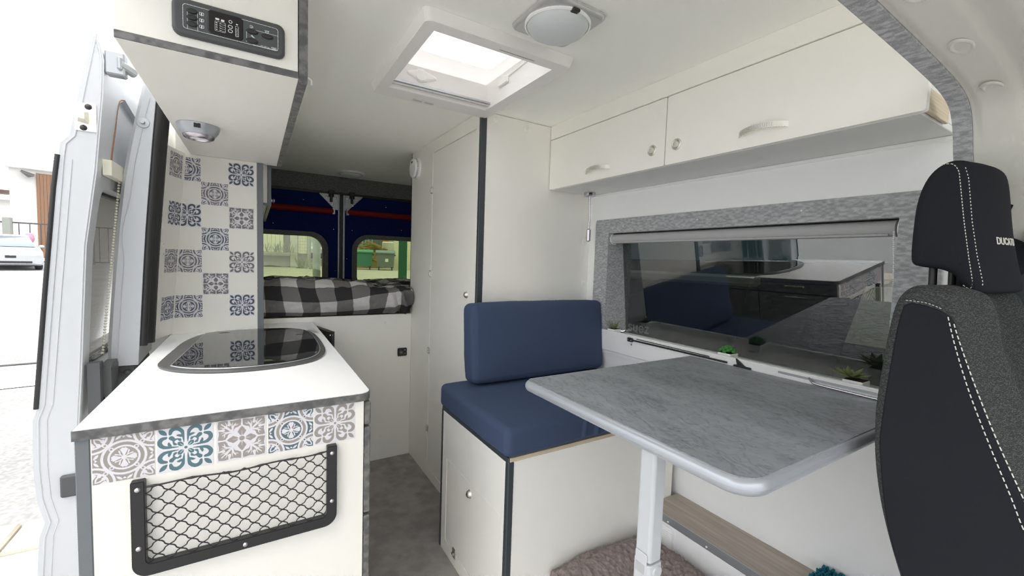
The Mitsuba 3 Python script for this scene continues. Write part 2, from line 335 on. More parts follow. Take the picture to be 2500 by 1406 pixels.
# rear doors
def rear_door(nm, x0, x1, wx0, wx1, lab, wl):
    wz_0, wz_1 = 0.92, 1.405
    base = sbox(x0, 0.3, x1, 1.78)
    hole = rr(wx0, wx1, wz_0, wz_1, 0.13, 12)
    k = struct(nm, ext(base.difference(hole), 0.05, frame([0, YR + 0.05, 0], [1, 0, 0], [0, 0, 1])), NAVY, lab, 'rear door')
    ring = hole.buffer(0.006).difference(rr(wx0 + 0.035, wx1 - 0.035, wz_0 + 0.035, wz_1 - 0.03, 0.105, 12))
    obj('window_frame', ext(ring, 0.05, frame([0, YR + 0.042, 0], [1, 0, 0], [0, 0, 1])), FELTD, k, label=wl)
    obj('pane', ext(hole, 0.0008, frame([0, YR + 0.035, 0], [1, 0, 0], [0, 0, 1])), RGLASS, k)
    return k
D1 = rear_door('door_1', -0.30, 0.585, -0.16, 0.508, 'navy carpeted rear door on the kitchen side, with curtain bar and window', 'grey felt edge of the window')
D2 = rear_door('door_2', 0.645, 1.45, 0.706, 1.34, 'navy carpeted rear door on the wardrobe side, with curtain bar and window', 'grey felt edge of the window')
# red bars, brackets, studs, latch plates on the doors
for D, xa, xb, s in ((D1, -0.25, 0.548, 1), (D2, 0.655, 1.44, -1)):
    obj('red_bar', tube([[xa, YR - 0.03, 1.587], [xb, YR - 0.03, 1.585]], 0.024, 14), RED, D, smooth=50, label='dark red curtain bar')
    xe = xb if s > 0 else xa
    obj('bar_bracket', bx(xe - 0.008, xe + 0.012, YR - 0.05, YR, 1.56, 1.612, 0.002), ALU, D)
    c = 0.595 if s > 0 else 0.632
    out = 0.155
    pl_ = Polygon([(c, 1.725), (c, 1.60), (c - s * 0.03, 1.60), (c - s * 0.075, 1.645), (c - s * out, 1.725)]).buffer(-0.004).buffer(0.004)
    obj('latch_plate', ext(pl_, 0.006, frame([0, YR - 0.004, 0], [1, 0, 0], [0, 0, 1])), ALU, D, label='grey metal latch plate')
    cx = c - s * 0.062
    obj('latch_hook', [bx(cx - 0.022, cx + 0.022, YR - 0.035, YR - 0.008, 1.722, 1.755, 0.003), bx(cx - 0.010, cx + 0.010, YR - 0.03, YR - 0.008, 1.66, 1.73, 0.003),
                       bx(cx - 0.020, cx - 0.012, YR - 0.03, YR - 0.008, 1.70, 1.725, 0.002), bx(cx + 0.012, cx + 0.020, YR - 0.03, YR - 0.008, 1.70, 1.725, 0.002)], BLACKP, D, label='black hook latch')
    for dx, dz in ((-0.035, 1.70), (0.035, 1.695), (0.01, 1.645)):
        obj('bolt', lathe([(0, 0.006), (0.006, 0.005), (0.008, 0)], [cx + dx, YR - 0.010, dz], (0, -1, 0), 12), CHROME, D)
for D, xs in ((D1, ((0.33, 1.66), (0.555, 1.44), (0.10, 1.69), (0.57, 1.10), (0.12, 1.46))), (D2, ((0.70, 1.44), (0.66, 1.20), (1.12, 1.47), (0.98, 1.66)))):
    for x, z in xs: obj('stud', lathe([(0, 0.003), (0.003, 0.002), (0.004, 0)], [x, YR - 0.0005, z], (0, -1, 0), 8), PLASW, D)
struct('trim_2', [bx(0.586, 0.600, YR - 0.012, YR + 0.05, 0.3, 1.73, 0.004), bx(0.624, 0.643, YR - 0.014, YR + 0.05, 0.3, 1.73, 0.005)], ALU, 'two grey metal edges where the rear doors meet', 'trim')
struct('trim_3', [bx(0.600, 0.624, YR + 0.005, YR + 0.05, 0.3, 1.73, 0.003), bx(-0.3, 1.46, YR - 0.004, YR + 0.06, 1.722, 1.757, 0.004)], RUBBER, 'black rubber seal between and above the rear doors', 'seal')
hd = prism_y([(0, 0)] * 0 or [(-0.30, 1.742), (1.46, 1.742), (1.46, 1.862), (-0.30, 1.862)], 3.70, 3.80)
struct('trim_4', hullpts(*[(x, y, z) for x in (-0.3, 1.46) for y, z in ((3.68, 1.862), (3.725, 1.757), (3.735, 1.742), (3.82, 1.742), (3.82, 1.862))]), FELTD, 'dark grey felt header above the rear doors', 'header')

# cab lining, felt strip at the step between cab and living space, pillar
prof = np.array([(-0.40, 1.625), (0.4, 1.622), (0.80, 1.612), (1.08, 1.60), (1.19, 1.587), (1.240, 1.565), (1.268, 1.525), (1.284, 1.485), (1.312, 1.44), (1.340, 1.39), (1.347, 1.27), (1.35, 1.0), (1.36, 0.6), (1.37, 0.0)])
prof = spline(prof, 4)
def sheet(pr_, y0, y1, d0, d1):
    t = np.gradient(pr_, axis=0); t /= np.linalg.norm(t, axis=1)[:, None]; nn = np.stack([t[:, 1], -t[:, 0]], 1)  # inwards (down / left)
    a, b = pr_ + nn * d0, pr_ + nn * d1
    ring = np.vstack([a, b[::-1]])
    return ext(Polygon(ring).buffer(0), y1 - y0, frame([0, y1, 0], [1, 0, 0], [0, 0, 1]))
def lining():
    # cross-section bumps along y: a flat flange, a raised band, a hollow, then the front part
    ys = np.array([0.268, 0.262, 0.256, 0.250, 0.212, 0.205, 0.198, 0.190, 0.176, 0.168, 0.160, 0.10, 0.09, 0.03, -0.10, -0.30, -0.46])
    ds = np.array([0.000, 0.000, 0.004, 0.0045, 0.0045, 0.004, 0.000, 0.000, 0.004, 0.008, 0.009, 0.009, 0.004, 0.0, 0.0, 0.0, 0.0])
    t = np.gradient(prof, axis=0); t /= np.linalg.norm(t, axis=1)[:, None]; nn = np.stack([t[:, 1], -t[:, 0]], 1)
    P = []
    fade = np.clip((1.545 - prof[:, 1]) / 0.04, 0, 1)  # the band ends at the bend
    for y, d in zip(ys, ds):
        dd = d * (1 - fade)
        Q = prof + nn * dd[:, None]
        P.append(np.c_[Q[:, 0], np.full(len(Q), y), Q[:, 1]])
    P.append(np.c_[prof[:, 0] - nn[:, 0] * 0.03, np.full(len(prof), -0.46), prof[:, 1] - nn[:, 1] * 0.03])
    P.append(np.c_[prof[:, 0] - nn[:, 0] * 0.03, np.full(len(prof), 0.268), prof[:, 1] - nn[:, 1] * 0.03])
    P.append(P[0])
    return grid(np.array(P))
cab = struct('trim_5', lining(), BEIGE, 'beige moulded cab roof lining curving down into the pillar', 'cab lining', smooth=40)
def oval(x, y, z, a, b, dp):
    # shallow raised ring with hollow, the dimples of the lining
    pr_ = [(0, -0.2), (0.55, -0.15), (0.85, 0.6), (1.0, 1.0), (1.12, 0.4), (1.2, 0.0)]
    m = trimesh.creation.revolve(pr_, sections=28); m.apply_scale([a, b, dp]); m.apply_transform(trimesh.transformations.rotation_matrix(math.pi, [1, 0, 0])); m.apply_translation([x, y, z]); return m
for x in (0.765, 0.985, 1.185):
    zz = np.interp(x, prof[:20, 0], prof[:20, 1])
    obj('dimple', oval(x, 0.231, zz - 0.004, 0.030, 0.0125, 0.003), BEIGE, cab, smooth=True)
struct('trim_6', sheet(prof, 0.2685, 0.297, -0.03, 0.004), FELT, 'grey felt strip edging the cab lining beside the overhead locker', 'felt strip')
struct('trim_7', [bx(1.335, 1.35, -0.40, 0.236, 0.20, 1.262, 0.004)], mat('m_pillar_dark', pr((0.055, 0.064, 0.068), 0.7, 0.3)), 'dark grey pillar trim behind the seat backrest', 'pillar trim')
struct('trim_8', [bx(1.328, 1.345, -0.40, 0.19, 1.285, 1.325, 0.004)], WALLW, 'pale ledge above the dark pillar trim beside the headrest', 'ledge')
solo('belt_anchor', [bx(1.322, 1.334, 0.12, 0.178, 1.262, 1.29, 0.005), bx(1.326, 1.334, 0.13, 0.168, 1.23, 1.266, 0.003)], DGREYP, 'dark seat belt anchor on the pillar behind the headrest', 'belt anchor')

# C-pillar of the door opening, seal, bolt
def slab_z(sections):
    "stack of equal-length plan rings [(z, [(x, y)...])]"
    N = len(sections[0][1]); V = [[x, y, z] for z, s in sections for x, y in s]; F = []
    for i in range(len(sections) - 1):
        for k in range(N):
            l = (k + 1) % N
            F += [[i * N + k, i * N + l, (i + 1) * N + l], [i * N + k, (i + 1) * N + l, (i + 1) * N + k]]
    for k in range(1, N - 1):
        F += [[0, k + 1, k], [(len(sections) - 1) * N, (len(sections) - 1) * N + k, (len(sections) - 1) * N + k + 1]]
    m = trimesh.Trimesh(V, F, process=False)
    if m.volume < 0: m.invert()
    return m
PY, PK = 1.95, 1.95 / 1.72
def zk(z): return EYE[2] + (np.asarray(z) - EYE[2]) / PK
def px_in(z):  return PK * np.interp(zk(z), [0.0, 0.85, 1.25, 1.65, 1.9], [-0.330, -0.314, -0.292, -0.262, -0.235])     # inner line of the body side
def px_out(z): return PK * np.interp(zk(z), [0.0, 0.92, 1.085, 1.271, 1.358, 1.49, 1.633, 1.725, 1.9], [-0.405, -0.388, -0.377, -0.362, -0.355, -0.338, -0.312, -0.292, -0.262])
zs = [0.815, 0.88, 1.0, 1.15, 1.3, 1.45, 1.6, 1.75, 1.85]
pil = struct('trim_9', slab_z([(z, [(px_in(z) - 0.002, PY), (px_in(z) - 0.012, 2.24), (px_out(z) - 0.004, 2.24), (px_out(z) - 0.001, PY + 0.024), (px_out(z) + 0.012, PY + 0.003)]) for z in zs]), VANW,
             'white painted body pillar behind the open sliding door', 'pillar')
obj('seam', tube([[px_out(z) + 0.030 - 0.012 * max(0, math.sin(z * 11)) ** 3, PY - 0.0003, z] for z in np.linspace(0.85, 1.75, 50)], 0.0011, 6), VANW, pil)
obj('bolt', lathe([(0, 0.018), (0.006, 0.018), (0.007, 0.004), (0.017, 0.003), (0.018, 0)], [-0.329, PY - 0.0005, 1.664], (0, -1, 0), 20), ALU, pil, smooth=40)
obj('foot_bracket', [bx(-0.417, -0.367, PY + 0.015, 2.2, 0.745, 0.8145, 0.004), ball([-0.388, PY + 0.015, 0.785], 0.013)], DGREYP, pil)
solo('door_seal', [tube([[px_in(z) + 0.002, PY + 0.026, z] for z in zs[1:]], 0.015, 10), tube([[px_in(z) + 0.001, PY + 0.088, z] for z in zs[1:]], 0.027, 14),
                   tube([[px_in(z) - 0.001, PY + 0.155, z] for z in zs[1:]], 0.016, 10)], RUBBER, 'black rubber seal running up the rear edge of the side door opening', 'seal', smooth=50)
# slanted side lining next to the tiles (left of the backsplash)
def side_x(z): return np.interp(z, [0.85, 1.65], [-0.311, -0.253])
sidem = slab_z([(z, [(side_x(z) - 0.052, 2.135), (side_x(z), 2.311), (side_x(z) - 0.02, 2.311), (side_x(z) - 0.072, 2.135)]) for z in (0.862, 1.2, 1.642)])
SIDE = thing('side_lining', 'narrow cream side panel with tile stickers between the door seal and the splashback', 'panel')
obj('panel', sidem, WHITE, SIDE)

# ================================================================ tile sticker patterns (unit square -1..1)
def disc(x, y, r, q=16): return Point(x, y).buffer(r, quad_segs=q)
def stroke(pts, w, n=6):
    P = spline(np.array(pts, float), n); W = np.interp(np.linspace(0, 1, len(P)), np.linspace(0, 1, len(w)), w)
    return unary_union([unary_union([disc(*P[i], max(W[i], 0.004), 5), disc(*P[i + 1], max(W[i + 1], 0.004), 5)]).convex_hull for i in range(len(P) - 1)])
def leaf(x0, y0, x1, y1, w):
    a, b = np.array([x0, y0]), np.array([x1, y1]); d = b - a; nn = np.array([-d[1], d[0]]) / np.linalg.norm(d)
    ts = np.linspace(0, 1, 9); s = np.sin(ts * math.pi) ** 0.8 * w
    return Polygon(np.vstack([a + np.outer(ts, d) + np.outer(s, nn), (a + np.outer(ts, d) - np.outer(s, nn))[::-1]]).tolist()).buffer(0)
def sym4(g): return unary_union([affinity.rotate(g, a, origin=(0, 0)) for a in (0, 90, 180, 270)])
def mir(g): return affinity.affine_transform(g, [0, 1, 1, 0, 0, 0])
SQ = sbox(-1, -1, 1, 1)
def medallion():
    corner = lambda r: unary_union([disc(sx * 1, sy * 1, r) for sx in (-1, 1) for sy in (-1, 1)])
    dots = unary_union([disc(sx * d, sy * d, 0.085) for sx in (-1, 1) for sy in (-1, 1) for d in (0.405, 0.60)])
    petal = unary_union([Polygon([(0.02, 0.06), (0.05, 0.16), (0.14, 0.36), (0.09, 0.375), (0.07, 0.43), (0, 0.40), (-0.07, 0.43), (-0.09, 0.375), (-0.14, 0.36), (-0.05, 0.16), (-0.02, 0.06)])])
    club = unary_union([stroke([(0.05, 0.05), (0.12, 0.14), (0.16, 0.28)], [0.012, 0.016, 0.03]), stroke([(0.05, 0.05), (0.14, 0.12), (0.28, 0.16)], [0.012, 0.016, 0.03])])
    white = unary_union([sym4(petal), sym4(club), disc(0, 0, 0.095)])
    outline = disc(0, 0, 0.46).difference(white)
    tul = unary_union([disc(0.80, 0.66, 0.075), disc(0.66, 0.80, 0.075), stroke([(0.80, 0.66), (0.9, 0.78), (0.93, 0.93)], [0.04, 0.03, 0.02]), stroke([(0.66, 0.80), (0.78, 0.9), (0.93, 0.93)], [0.04, 0.03, 0.02]),
                       Polygon([(1, 0.52), (1, 0.8), (0.88, 0.62)]), Polygon([(0.52, 1), (0.8, 1), (0.62, 0.88)])])
    cor = corner(0.44).difference(sym4(tul))
    span = SQ.difference(disc(0, 0, 0.755)).difference(corner(0.72))
    lv = unary_union([leaf(-0.27, 0.80, -0.06, 0.97, 0.05), leaf(0.27, 0.80, 0.06, 0.97, 0.05), Polygon([(-0.07, 0.93), (0.07, 0.93), (0, 0.84)])])
    span = span.difference(sym4(lv))
    dark = unary_union([outline, cor, span]).difference(dots)
    dark = unary_union([dark, unary_union([disc(sx * d, sy * d, 0.045) for sx in (-1, 1) for sy in (-1, 1) for d in (0.405, 0.60)])])
    ring = unary_union([disc(0, 0, 0.665).difference(disc(0, 0, 0.535)).difference(corner(0.62)), corner(0.63).difference(corner(0.51)).difference(disc(0, 0, 0.7))]).difference(dots)
    return dark.intersection(SQ), ring.intersection(SQ)
def scrollwork():
    c = stroke([(0.07, 0.26), (0.085, 0.50), (0.14, 0.78), (0.32, 0.92), (0.50, 0.86), (0.55, 0.70)], [0.012, 0.04, 0.075, 0.085, 0.085, 0.055], 7)
    hook = stroke([(0.52, 0.67), (0.46, 0.60), (0.36, 0.62), (0.29, 0.70)][::-1] and [(0.16, 0.56), (0.25, 0.60), (0.33, 0.60)], [0.06, 0.05, 0.012])
    curl = unary_union([stroke([(0.20, 0.36), (0.29, 0.44), (0.39, 0.42), (0.46, 0.50), (0.57, 0.57)], [0.045, 0.03, 0.045, 0.05, 0.012]), disc(0.22, 0.40, 0.055), stroke([(0.36, 0.43), (0.48, 0.56), (0.56, 0.58)], [0.012, 0.035, 0.012])])
    half = unary_union([c, hook, curl])
    q = unary_union([half, mir(half), leaf(0.66, 0.66, 0.95, 0.95, 0.095),
                     Polygon([(0.07, 0.07), (0.20, 0.085), (0.30, 0.17), (0.29, 0.29), (0.17, 0.30), (0.085, 0.20)]).difference(LineString([(0.05, 0.05), (0.2, 0.2)]).buffer(0.012))])
    return unary_union([sym4(q), disc(0, 0, 0.062)]).intersection(SQ), None
def floral():
    wav = [(x, 0.93 + 0.025 * math.cos(x * 9.0)) for x in np.linspace(-0.95, 0.95, 30)]
    edge = sym4(Polygon(wav + [(0, 0)])).buffer(0)
    base = unary_union([edge, sbox(-0.9, -0.9, 0.9, 0.9)])
    cut = unary_union([stroke([(0, 0.6), (0, 0.8), (0, 1.0)], [0.05, 0.03, 0.05]),
                       disc(0.17, 0.42, 0.155), disc(-0.17, 0.42, 0.155), disc(0, 0.45, 0.2),
                       stroke([(0.52, 0.95), (0.50, 0.80), (0.50, 0.74)], [0.03, 0.05, 0.075]), stroke([(-0.52, 0.95), (-0.50, 0.80), (-0.50, 0.74)], [0.03, 0.05, 0.075])])
    di = unary_union([stroke([(0.2, 0.2), (0.45, 0.45), (0.62, 0.60), (0.80, 0.82)], [0.05, 0.04, 0.035, 0.012]), stroke([(0.38, 0.36), (0.36, 0.58), (0.24, 0.78)], [0.045, 0.04, 0.016]),
                      stroke([(0.36, 0.56), (0.40, 0.66), (0.36, 0.84)], [0.03, 0.02, 0.008]), stroke([(0.60, 0.58), (0.60, 0.72), (0.66, 0.86)], [0.03, 0.02, 0.008]), stroke([(0.30, 0.70), (0.22, 0.68), (0.14, 0.72)], [0.025, 0.02, 0.01])])
    cutq = unary_union([cut, di, mir(di)])
    body = base.difference(sym4(cutq))
    pet = Polygon([(0.02, 0.12), (0.09, 0.20), (0.17, 0.33), (0.155, 0.40), (0.12, 0.42), (0.09, 0.50), (0, 0.60), (-0.09, 0.50), (-0.12, 0.42), (-0.155, 0.40), (-0.17, 0.33), (-0.09, 0.20), (-0.02, 0.12)])
    pet = pet.difference(Polygon([(-0.016, 0.12), (0.016, 0.12), (0.004, 0.38), (-0.004, 0.38)]))
    body = body.difference(disc(0, 0, 0.36))
    return unary_union([body, sym4(pet).difference(disc(0, 0, 0.155)), disc(0, 0, 0.115)]).intersection(SQ), None
PAT = {'medallion': medallion(), 'scroll': scrollwork(), 'floral': floral()}
PATS = {k: tuple(None if g is None else g.simplify(0.004) for g in v) for k, v in PAT.items()}
def tile(parent, o, X, Y, pat, c1, c2=None, w=0.1, clip=None):
    "tile sticker centred at o: a thin square and its print"
    A = frame(o, X, Y); s = w / 2 * 0.985
    cl = SQ if clip is None else clip
    k = obj('tile', ext(affinity.scale(cl, s, s, origin=(0, 0)), 0.0006, A), LILAC, parent)
    B = A.copy(); B[:3, 3] = np.asarray(o) + A[:3, 2] * 0.0006
    g1, g2 = PATS[pat]
    for g, c in ((g1, c1), (g2, c2 or c1)):
        if g is None: continue
        g = affinity.scale(g.intersection(cl), s * 0.995, s * 0.995, origin=(0, 0))
        if g.area > 0: obj('print', ext(g, 0.0002, B), c, k)

# ================================================================ kitchen unit
KX0, KX1, KY, KZ = -0.312, 0.250, 1.156, 0.86
K = thing('kitchen_cabinet', 'cream kitchen cabinet with patterned tile stickers and grey edges beside the side door', 'cabinet')
obj('front_panel', bx(KX0 + 0.022, KX1, KY, KY + 0.018, 0.0, KZ - 0.022), WHITE, K)
obj('side_band', bx(KX0, KX0 + 0.022, KY - 0.002, KY + 0.02, 0.0, KZ - 0.022), BAND, K, label='grey vertical edge band')
obj('body', [bx(KX0 + 0.004, KX0 + 0.02, KY + 0.02, YB - 0.02, 0.02, KZ - 0.022, 0), bx(KX0 + 0.02, KX1 - 0.002, YB - 0.04, YB - 0.022, 0.02, KZ - 0.022, 0), bx(KX0 + 0.02, KX1 - 0.004, KY + 0.018, YB - 0.03, 0.0, 0.06, 0)], WHITE, K)
for z0, z1 in ((0.769, 0.832), (0.520, 0.762), (0.08, 0.511)):
    for y0, y1 in ((KY + 0.001, 1.62), (1.626, 2.20)):
        d = obj('drawer', bx(KX1 + 0.002, KX1 + 0.0185, y0, y1, z0, z1, 0.0025), EDGE, K, label='grey stone-look drawer front')
        obj('pull', bx(KX1 + 0.0185, KX1 + 0.026, (y0 + y1) / 2 - 0.06, (y0 + y1) / 2 + 0.06, z1 - 0.022, z1 - 0.012, 0.002), NICKEL, d)
tx = [-0.288, -0.187, -0.081, 0.024, 0.126, 0.228]
tp = [('medallion', TAUPE, None), ('scroll', TEALB, None), ('floral', TAUPE, None), ('medallion', BLUEG, TAUPE), ('scroll', TAUPE, None)]
for i, (p_, c1, c2) in enumerate(tp):
    tile(K, [(tx[i] + tx[i + 1]) / 2, KY - 0.0003, 0.7885], [1, 0, 0], [0, 0, 1], p_, c1, c2, 0.101)
WT = thing('worktop', 'white kitchen worktop with dark grey edge holding the oval hob', 'worktop')
wpoly = Polygon([(KX0 - 0.002, KY - 0.006), (0.268, KY - 0.006), (0.268, YB - 0.002), (KX0 - 0.002, YB - 0.002)])
wpoly = wpoly.intersection(wpoly.buffer(-0.03).buffer(0.03).union(sbox(-1, 0, 0.2, 3)).union(sbox(-1, 2, 1, 3)))
obj('top', ext(wpoly.buffer(-0.0008), 0.0215, frame([0, 0, KZ - 0.0210], [1, 0, 0], [0, 1, 0])), WORK, WT)
obj('edge_band', ext(wpoly.buffer(0.0012).difference(wpoly.buffer(-0.0004)), 0.0205, frame([0, 0, KZ - 0.0215], [1, 0, 0], [0, 1, 0])), EDGE, WT, label='dark grey stone-look edge')
fridge = thing('fridge', 'dark fridge with its door ajar at the far end of the kitchen cabinet', 'fridge')
obj('door', hullpts(*[(x, y, z) for z in (0.40, 0.838) for x, y in ((0.272, 2.50), (0.29, 2.505), (0.335, 2.30), (0.345, 2.285), (0.33, 2.275), (0.315, 2.285))]), BLACKP, fridge)
obj('door_catch', bx(0.320, 0.336, 2.278, 2.282, 0.818, 0.826, 0.001), CHROME, fridge)

# oval hob with glass lid
hx = [(-0.262, 1.68), (-0.262, 1.78), (-0.254, 1.92), (-0.244, 2.06), (-0.222, 2.17), (-0.19, 2.24), (-0.13, 2.275), (-0.04, 2.288), (0.05, 2.288), (0.13, 2.272), (0.195, 2.22), (0.226, 2.13), (0.235, 2.0), (0.234, 1.86), (0.228, 1.73),
      (0.208, 1.632), (0.165, 1.562), (0.09, 1.522), (0.0, 1.508), (-0.09, 1.518), (-0.175, 1.556), (-0.232, 1.612)]
hp = spline(hx, 4, True)
HOB = thing('hob', 'oval built-in hob and sink under a dark glass lid in the worktop', 'hob')
HC = np.array([-0.012, 1.9])
obj('rim', pillow(hp, 0.008, 0.006, frame([0, 0, KZ + 0.0004], [1, 0, 0], [0, 1, 0])), RIMG, HOB, smooth=40, label='dark steel rim')
lid = Polygon(hp).buffer(-0.022)
lid = lid.intersection(Polygon([(-0.235, 1.4), (1, 1.4), (1, 2.6), (-0.155, 2.6)]))
obj('glass_lid', ext(lid.buffer(-0.006).buffer(0.006), 0.005, frame([0, 0, KZ + 0.0095], [1, 0, 0], [0, 1, 0])), HOBG, HOB, label='dark mirror-like glass lid')
lw = np.array(lid.buffer(0.003).exterior.coords)[::2][:-1]
obj('lid_seal', tube(np.c_[lw, np.full(len(lw), KZ + 0.011)], 0.0028, 6, True), ALU, HOB, smooth=50, label='thin metal lid edge')
obj('vent_slot', ext(rr(-0.02, 0.02, -0.008, 0.008, 0.007), 0.0006, frame([-0.115, 2.20, KZ + 0.0146], [1, 0, 0], [0, 1, 0])), BLACKP, HOB)
obj('finger_slot', ext(rr(-0.018, 0.018, -0.006, 0.006, 0.005), 0.0006, frame([0.17, 2.05, KZ + 0.0146], [1, 0, 0], [0, 1, 0])), BLACKP, HOB)
obj('hinge_cover', hullpts((0.205, 2.19, KZ + 0.008), (0.235, 2.10, KZ + 0.008), (0.25, 2.12, KZ + 0.006), (0.225, 2.22, KZ + 0.006), (0.215, 2.20, KZ + 0.03), (0.232, 2.14, KZ + 0.026)), CLEARP, HOB)

# storage net on the kitchen front
NET = thing('storage_net', 'black elastic storage net in a plastic frame on the kitchen front', 'net')
ny = KY - 0.001
U = unary_union([rr(-0.227, 0.180, 0.522, 0.72, 0.030), sbox(-0.227, 0.6, 0.180, 0.735)]).difference(unary_union([rr(-0.203, 0.156, 0.549, 0.72, 0.012), sbox(-0.203, 0.6, 0.156, 0.8)]))
U = U.buffer(-0.003).buffer(0.003)
um = ext(U.buffer(-0.002), 0.017, frame([0, ny, 0], [1, 0, 0], [0, 0, 1])), ext(U, 0.0145, frame([0, ny, 0], [1, 0, 0], [0, 0, 1]))
obj('frame', um, BLACKP, NET)
for x, z in ((-0.215, 0.718), (-0.215, 0.588), (-0.023, 0.534), (0.168, 0.716), (0.168, 0.588)):
    s_ = obj('screw', lathe([(0, 0.0028), (0.003, 0.0028), (0.005, 0.0012), (0.0055, 0)], [x, ny - 0.0168, z], (0, -1, 0), 14), CHROME, NET, smooth=40)
zt0, zt1 = 0.722, 0.722
ms = []
yn = ny - 0.012
NXC, NZC = 9, 5.5
def netpt(i, j, ph):  # sagging diamond cells
    x = -0.203 + 0.359 * i / NXC
    z = 0.549 + (0.720 - 0.549) * j / NZC
    return [x, yn, z]
for s in (1, -1):
    for k in range(-12, 24):
        pts = []
        for t in np.linspace(0, NZC, int(NZC * 16) + 1):
            i = k + s * (t + 0.062 * math.sin(4 * math.pi * t))
            if -0.01 <= i <= NXC + 0.01: pts.append(netpt(i, t, 0))
        if len(pts) > 2:
            pts = np.array(pts); pts[:, 1] += 0.0012 * s
            ms.append(tube(pts, 0.00135, 5))
obj('mesh', cat_(ms), BLACKP, NET, smooth=True)
tb = [[x, yn, 0.722 + 0.002 * math.sin(x * 40) - 0.004 * math.sin(math.pi * (x + 0.203) / 0.36)] for x in np.linspace(-0.207, 0.160, 40)]
obj('elastic', tube(tb, [0.0019 + 0.0016 * max(0, math.sin(i * 0.9)) ** 6 for i in range(40)], 8), BLACKP, NET, smooth=True)

# splashback with stickers
BS = thing('splashback', 'cream splashback panel with patterned tile stickers behind the hob', 'splashback')
BY = 2.312
obj('panel', ext(Polygon([(-0.313, KZ + 0.001), (0.012, KZ + 0.001), (0.012, 1.642), (-0.254, 1.642)]), 0.016, frame([0, BY + 0.016, 0], [1, 0, 0], [0, 0, 1])), WHITE, BS)
obj('edge_strip', bx(0.009, 0.034, BY - 0.003, BY + 0.02, KZ + 0.0015, 1.642, 0.001), BAND, BS, label='grey vertical edge strip')
def lined(o, X, Y, w, f):
    return None
bst = [(0, 3, 'medallion', SLATEB, TAUPED), (0, 2, 'scroll', SLATEB, None), (0, 1, 'medallion', TAUPED, TAUPED), (0, 0, 'medallion', SLATEB, TAUPED),
       (1, 2.5, 'medallion', TAUPED, None), (1, 1.5, 'medallion', SLATEB, BLUEG), (1, 0.5, 'floral', TAUPED, None),
       (2, 3, 'scroll', SLATEB, None), (2, 2, 'floral', TAUPED, None), (2, 1, 'scroll', TAUPED, None), (2, 0, 'scroll', SLATEB, None)]
for c, r, p_, c1, c2 in bst:
    x, z = -0.2505 + 0.0995 * c, 0.982 + 0.1995 * r
    if r == 3: z -= 0.002
    clip = None
    if c == 0:  # cut along the slanted corner
        xl = lambda zz: (np.interp(zz, [0.85, 1.65], [-0.310, -0.2525]) + 0.002 - x) / 0.05
        clip = SQ.intersection(Polygon([(xl(z - 0.05), -1.01), (1.01, -1.01), (1.01, 1.01), (xl(z + 0.05), 1.01)]))
    tile(BS, [x, BY - 0.0002, z], [1, 0, 0], [0, 0, 1], p_, c1, c2, 0.0995, clip)
Xs = np.array([0.052, 0.176, 0.0]); Xs /= np.linalg.norm(Xs)
for r, p_, c1 in ((3, 'medallion', TAUPED), (2, 'scroll', SLATEB), (1, 'medallion', TAUPED), (0, 'medallion', SLATEB)):
    z = 0.982 + 0.1995 * r - (0.002 if r == 3 else 0)
    sl = (side_x(z + 0.05) - side_x(z - 0.05)) / 0.1
    Yv = np.array([sl, 0, 1.0]); Yv -= Xs * (Yv @ Xs); Yv /= np.linalg.norm(Yv)
    o_ = np.array([side_x(z), 2.311, z]) - Xs * (0.068 if r == 3 else 0.054) + np.cross(Xs, Yv) * 0.0006
    tile(SIDE, o_, Xs, Yv, p_, c1, None, 0.0995)
for d_, z in ((0.085, 1.625), (0.115, 1.21), (0.03, 1.205), (0.12, 1.25)):
    obj('screw', lathe([(0, 0.002), (0.002, 0.0015), (0.003, 0)], np.array([side_x(z), 2.311, z]) - Xs * d_, (0.96, -0.28, 0), 10), CHROME, SIDE)

# overhead cabinet above the kitchen, control panel, spot light
OZ, OX0, OX1, OY = 1.643, -0.236, 0.092, 1.153
O = thing('overhead_cabinet', 'cream overhead kitchen cabinet with grey edges and a control panel above the hob', 'cabinet')
obj('front_panel', bx(OX0, OX1 - 0.002, OY + 0.002, OY + 0.018, OZ + 0.016, H), WHITE, O)
obj('bottom_panel', bx(OX0, OX1 - 0.001, OY, BY + 0.03, OZ, OZ + 0.015), WHITE, O)
obj('front_edge', bx(OX0, OX1 - 0.0015, OY - 0.0015, OY + 0.003, OZ + 0.0005, OZ + 0.0158, 0.0005), EDGE, O, label='grey front edge strip')
obj('side_panel', bx(OX1, OX1 + 0.018, OY + 0.02, BY + 0.04, OZ + 0.002, H), WHITE, O)
sd = Polygon([(OY - 0.002, H), (OY - 0.002, OZ + 0.008), (OY + 0.010, OZ - 0.002), (BY + 0.02, OZ - 0.002), (BY + 0.02, OZ + 0.016), (OY + 0.02, OZ + 0.016), (OY + 0.016, OZ + 0.02), (OY + 0.016, H)])
obj('side_edge', ext(sd, 0.019, frame([OX1 - 0.0005, 0, 0], [0, 1, 0], [0, 0, 1])), EDGE, O, label='grey rounded side edge')
obj('left_panel', bx(OX0 - 0.001, OX0 + 0.012, OY + 0.02, BY + 0.02, OZ + 0.014, H, 0), WHITE, O)
obj('knob', [tube([[OX1 + 0.019, 1.19, 1.665], [OX1 + 0.030, 1.19, 1.660], [OX1 + 0.030, 1.19, 1.648]], 0.0025, 8)], PLASW, O)
CP = thing('control_panel', 'dark grey control panel with buttons and a small display on the overhead cabinet', 'control panel')
cpy = OY + 0.0018
cx0, cx1, cz0, cz1 = -0.145, 0.062, 1.677, 1.753
def fz(o, y=None): return frame([0, cpy if y is None else y, 0], [1, 0, 0], [0, 0, 1])
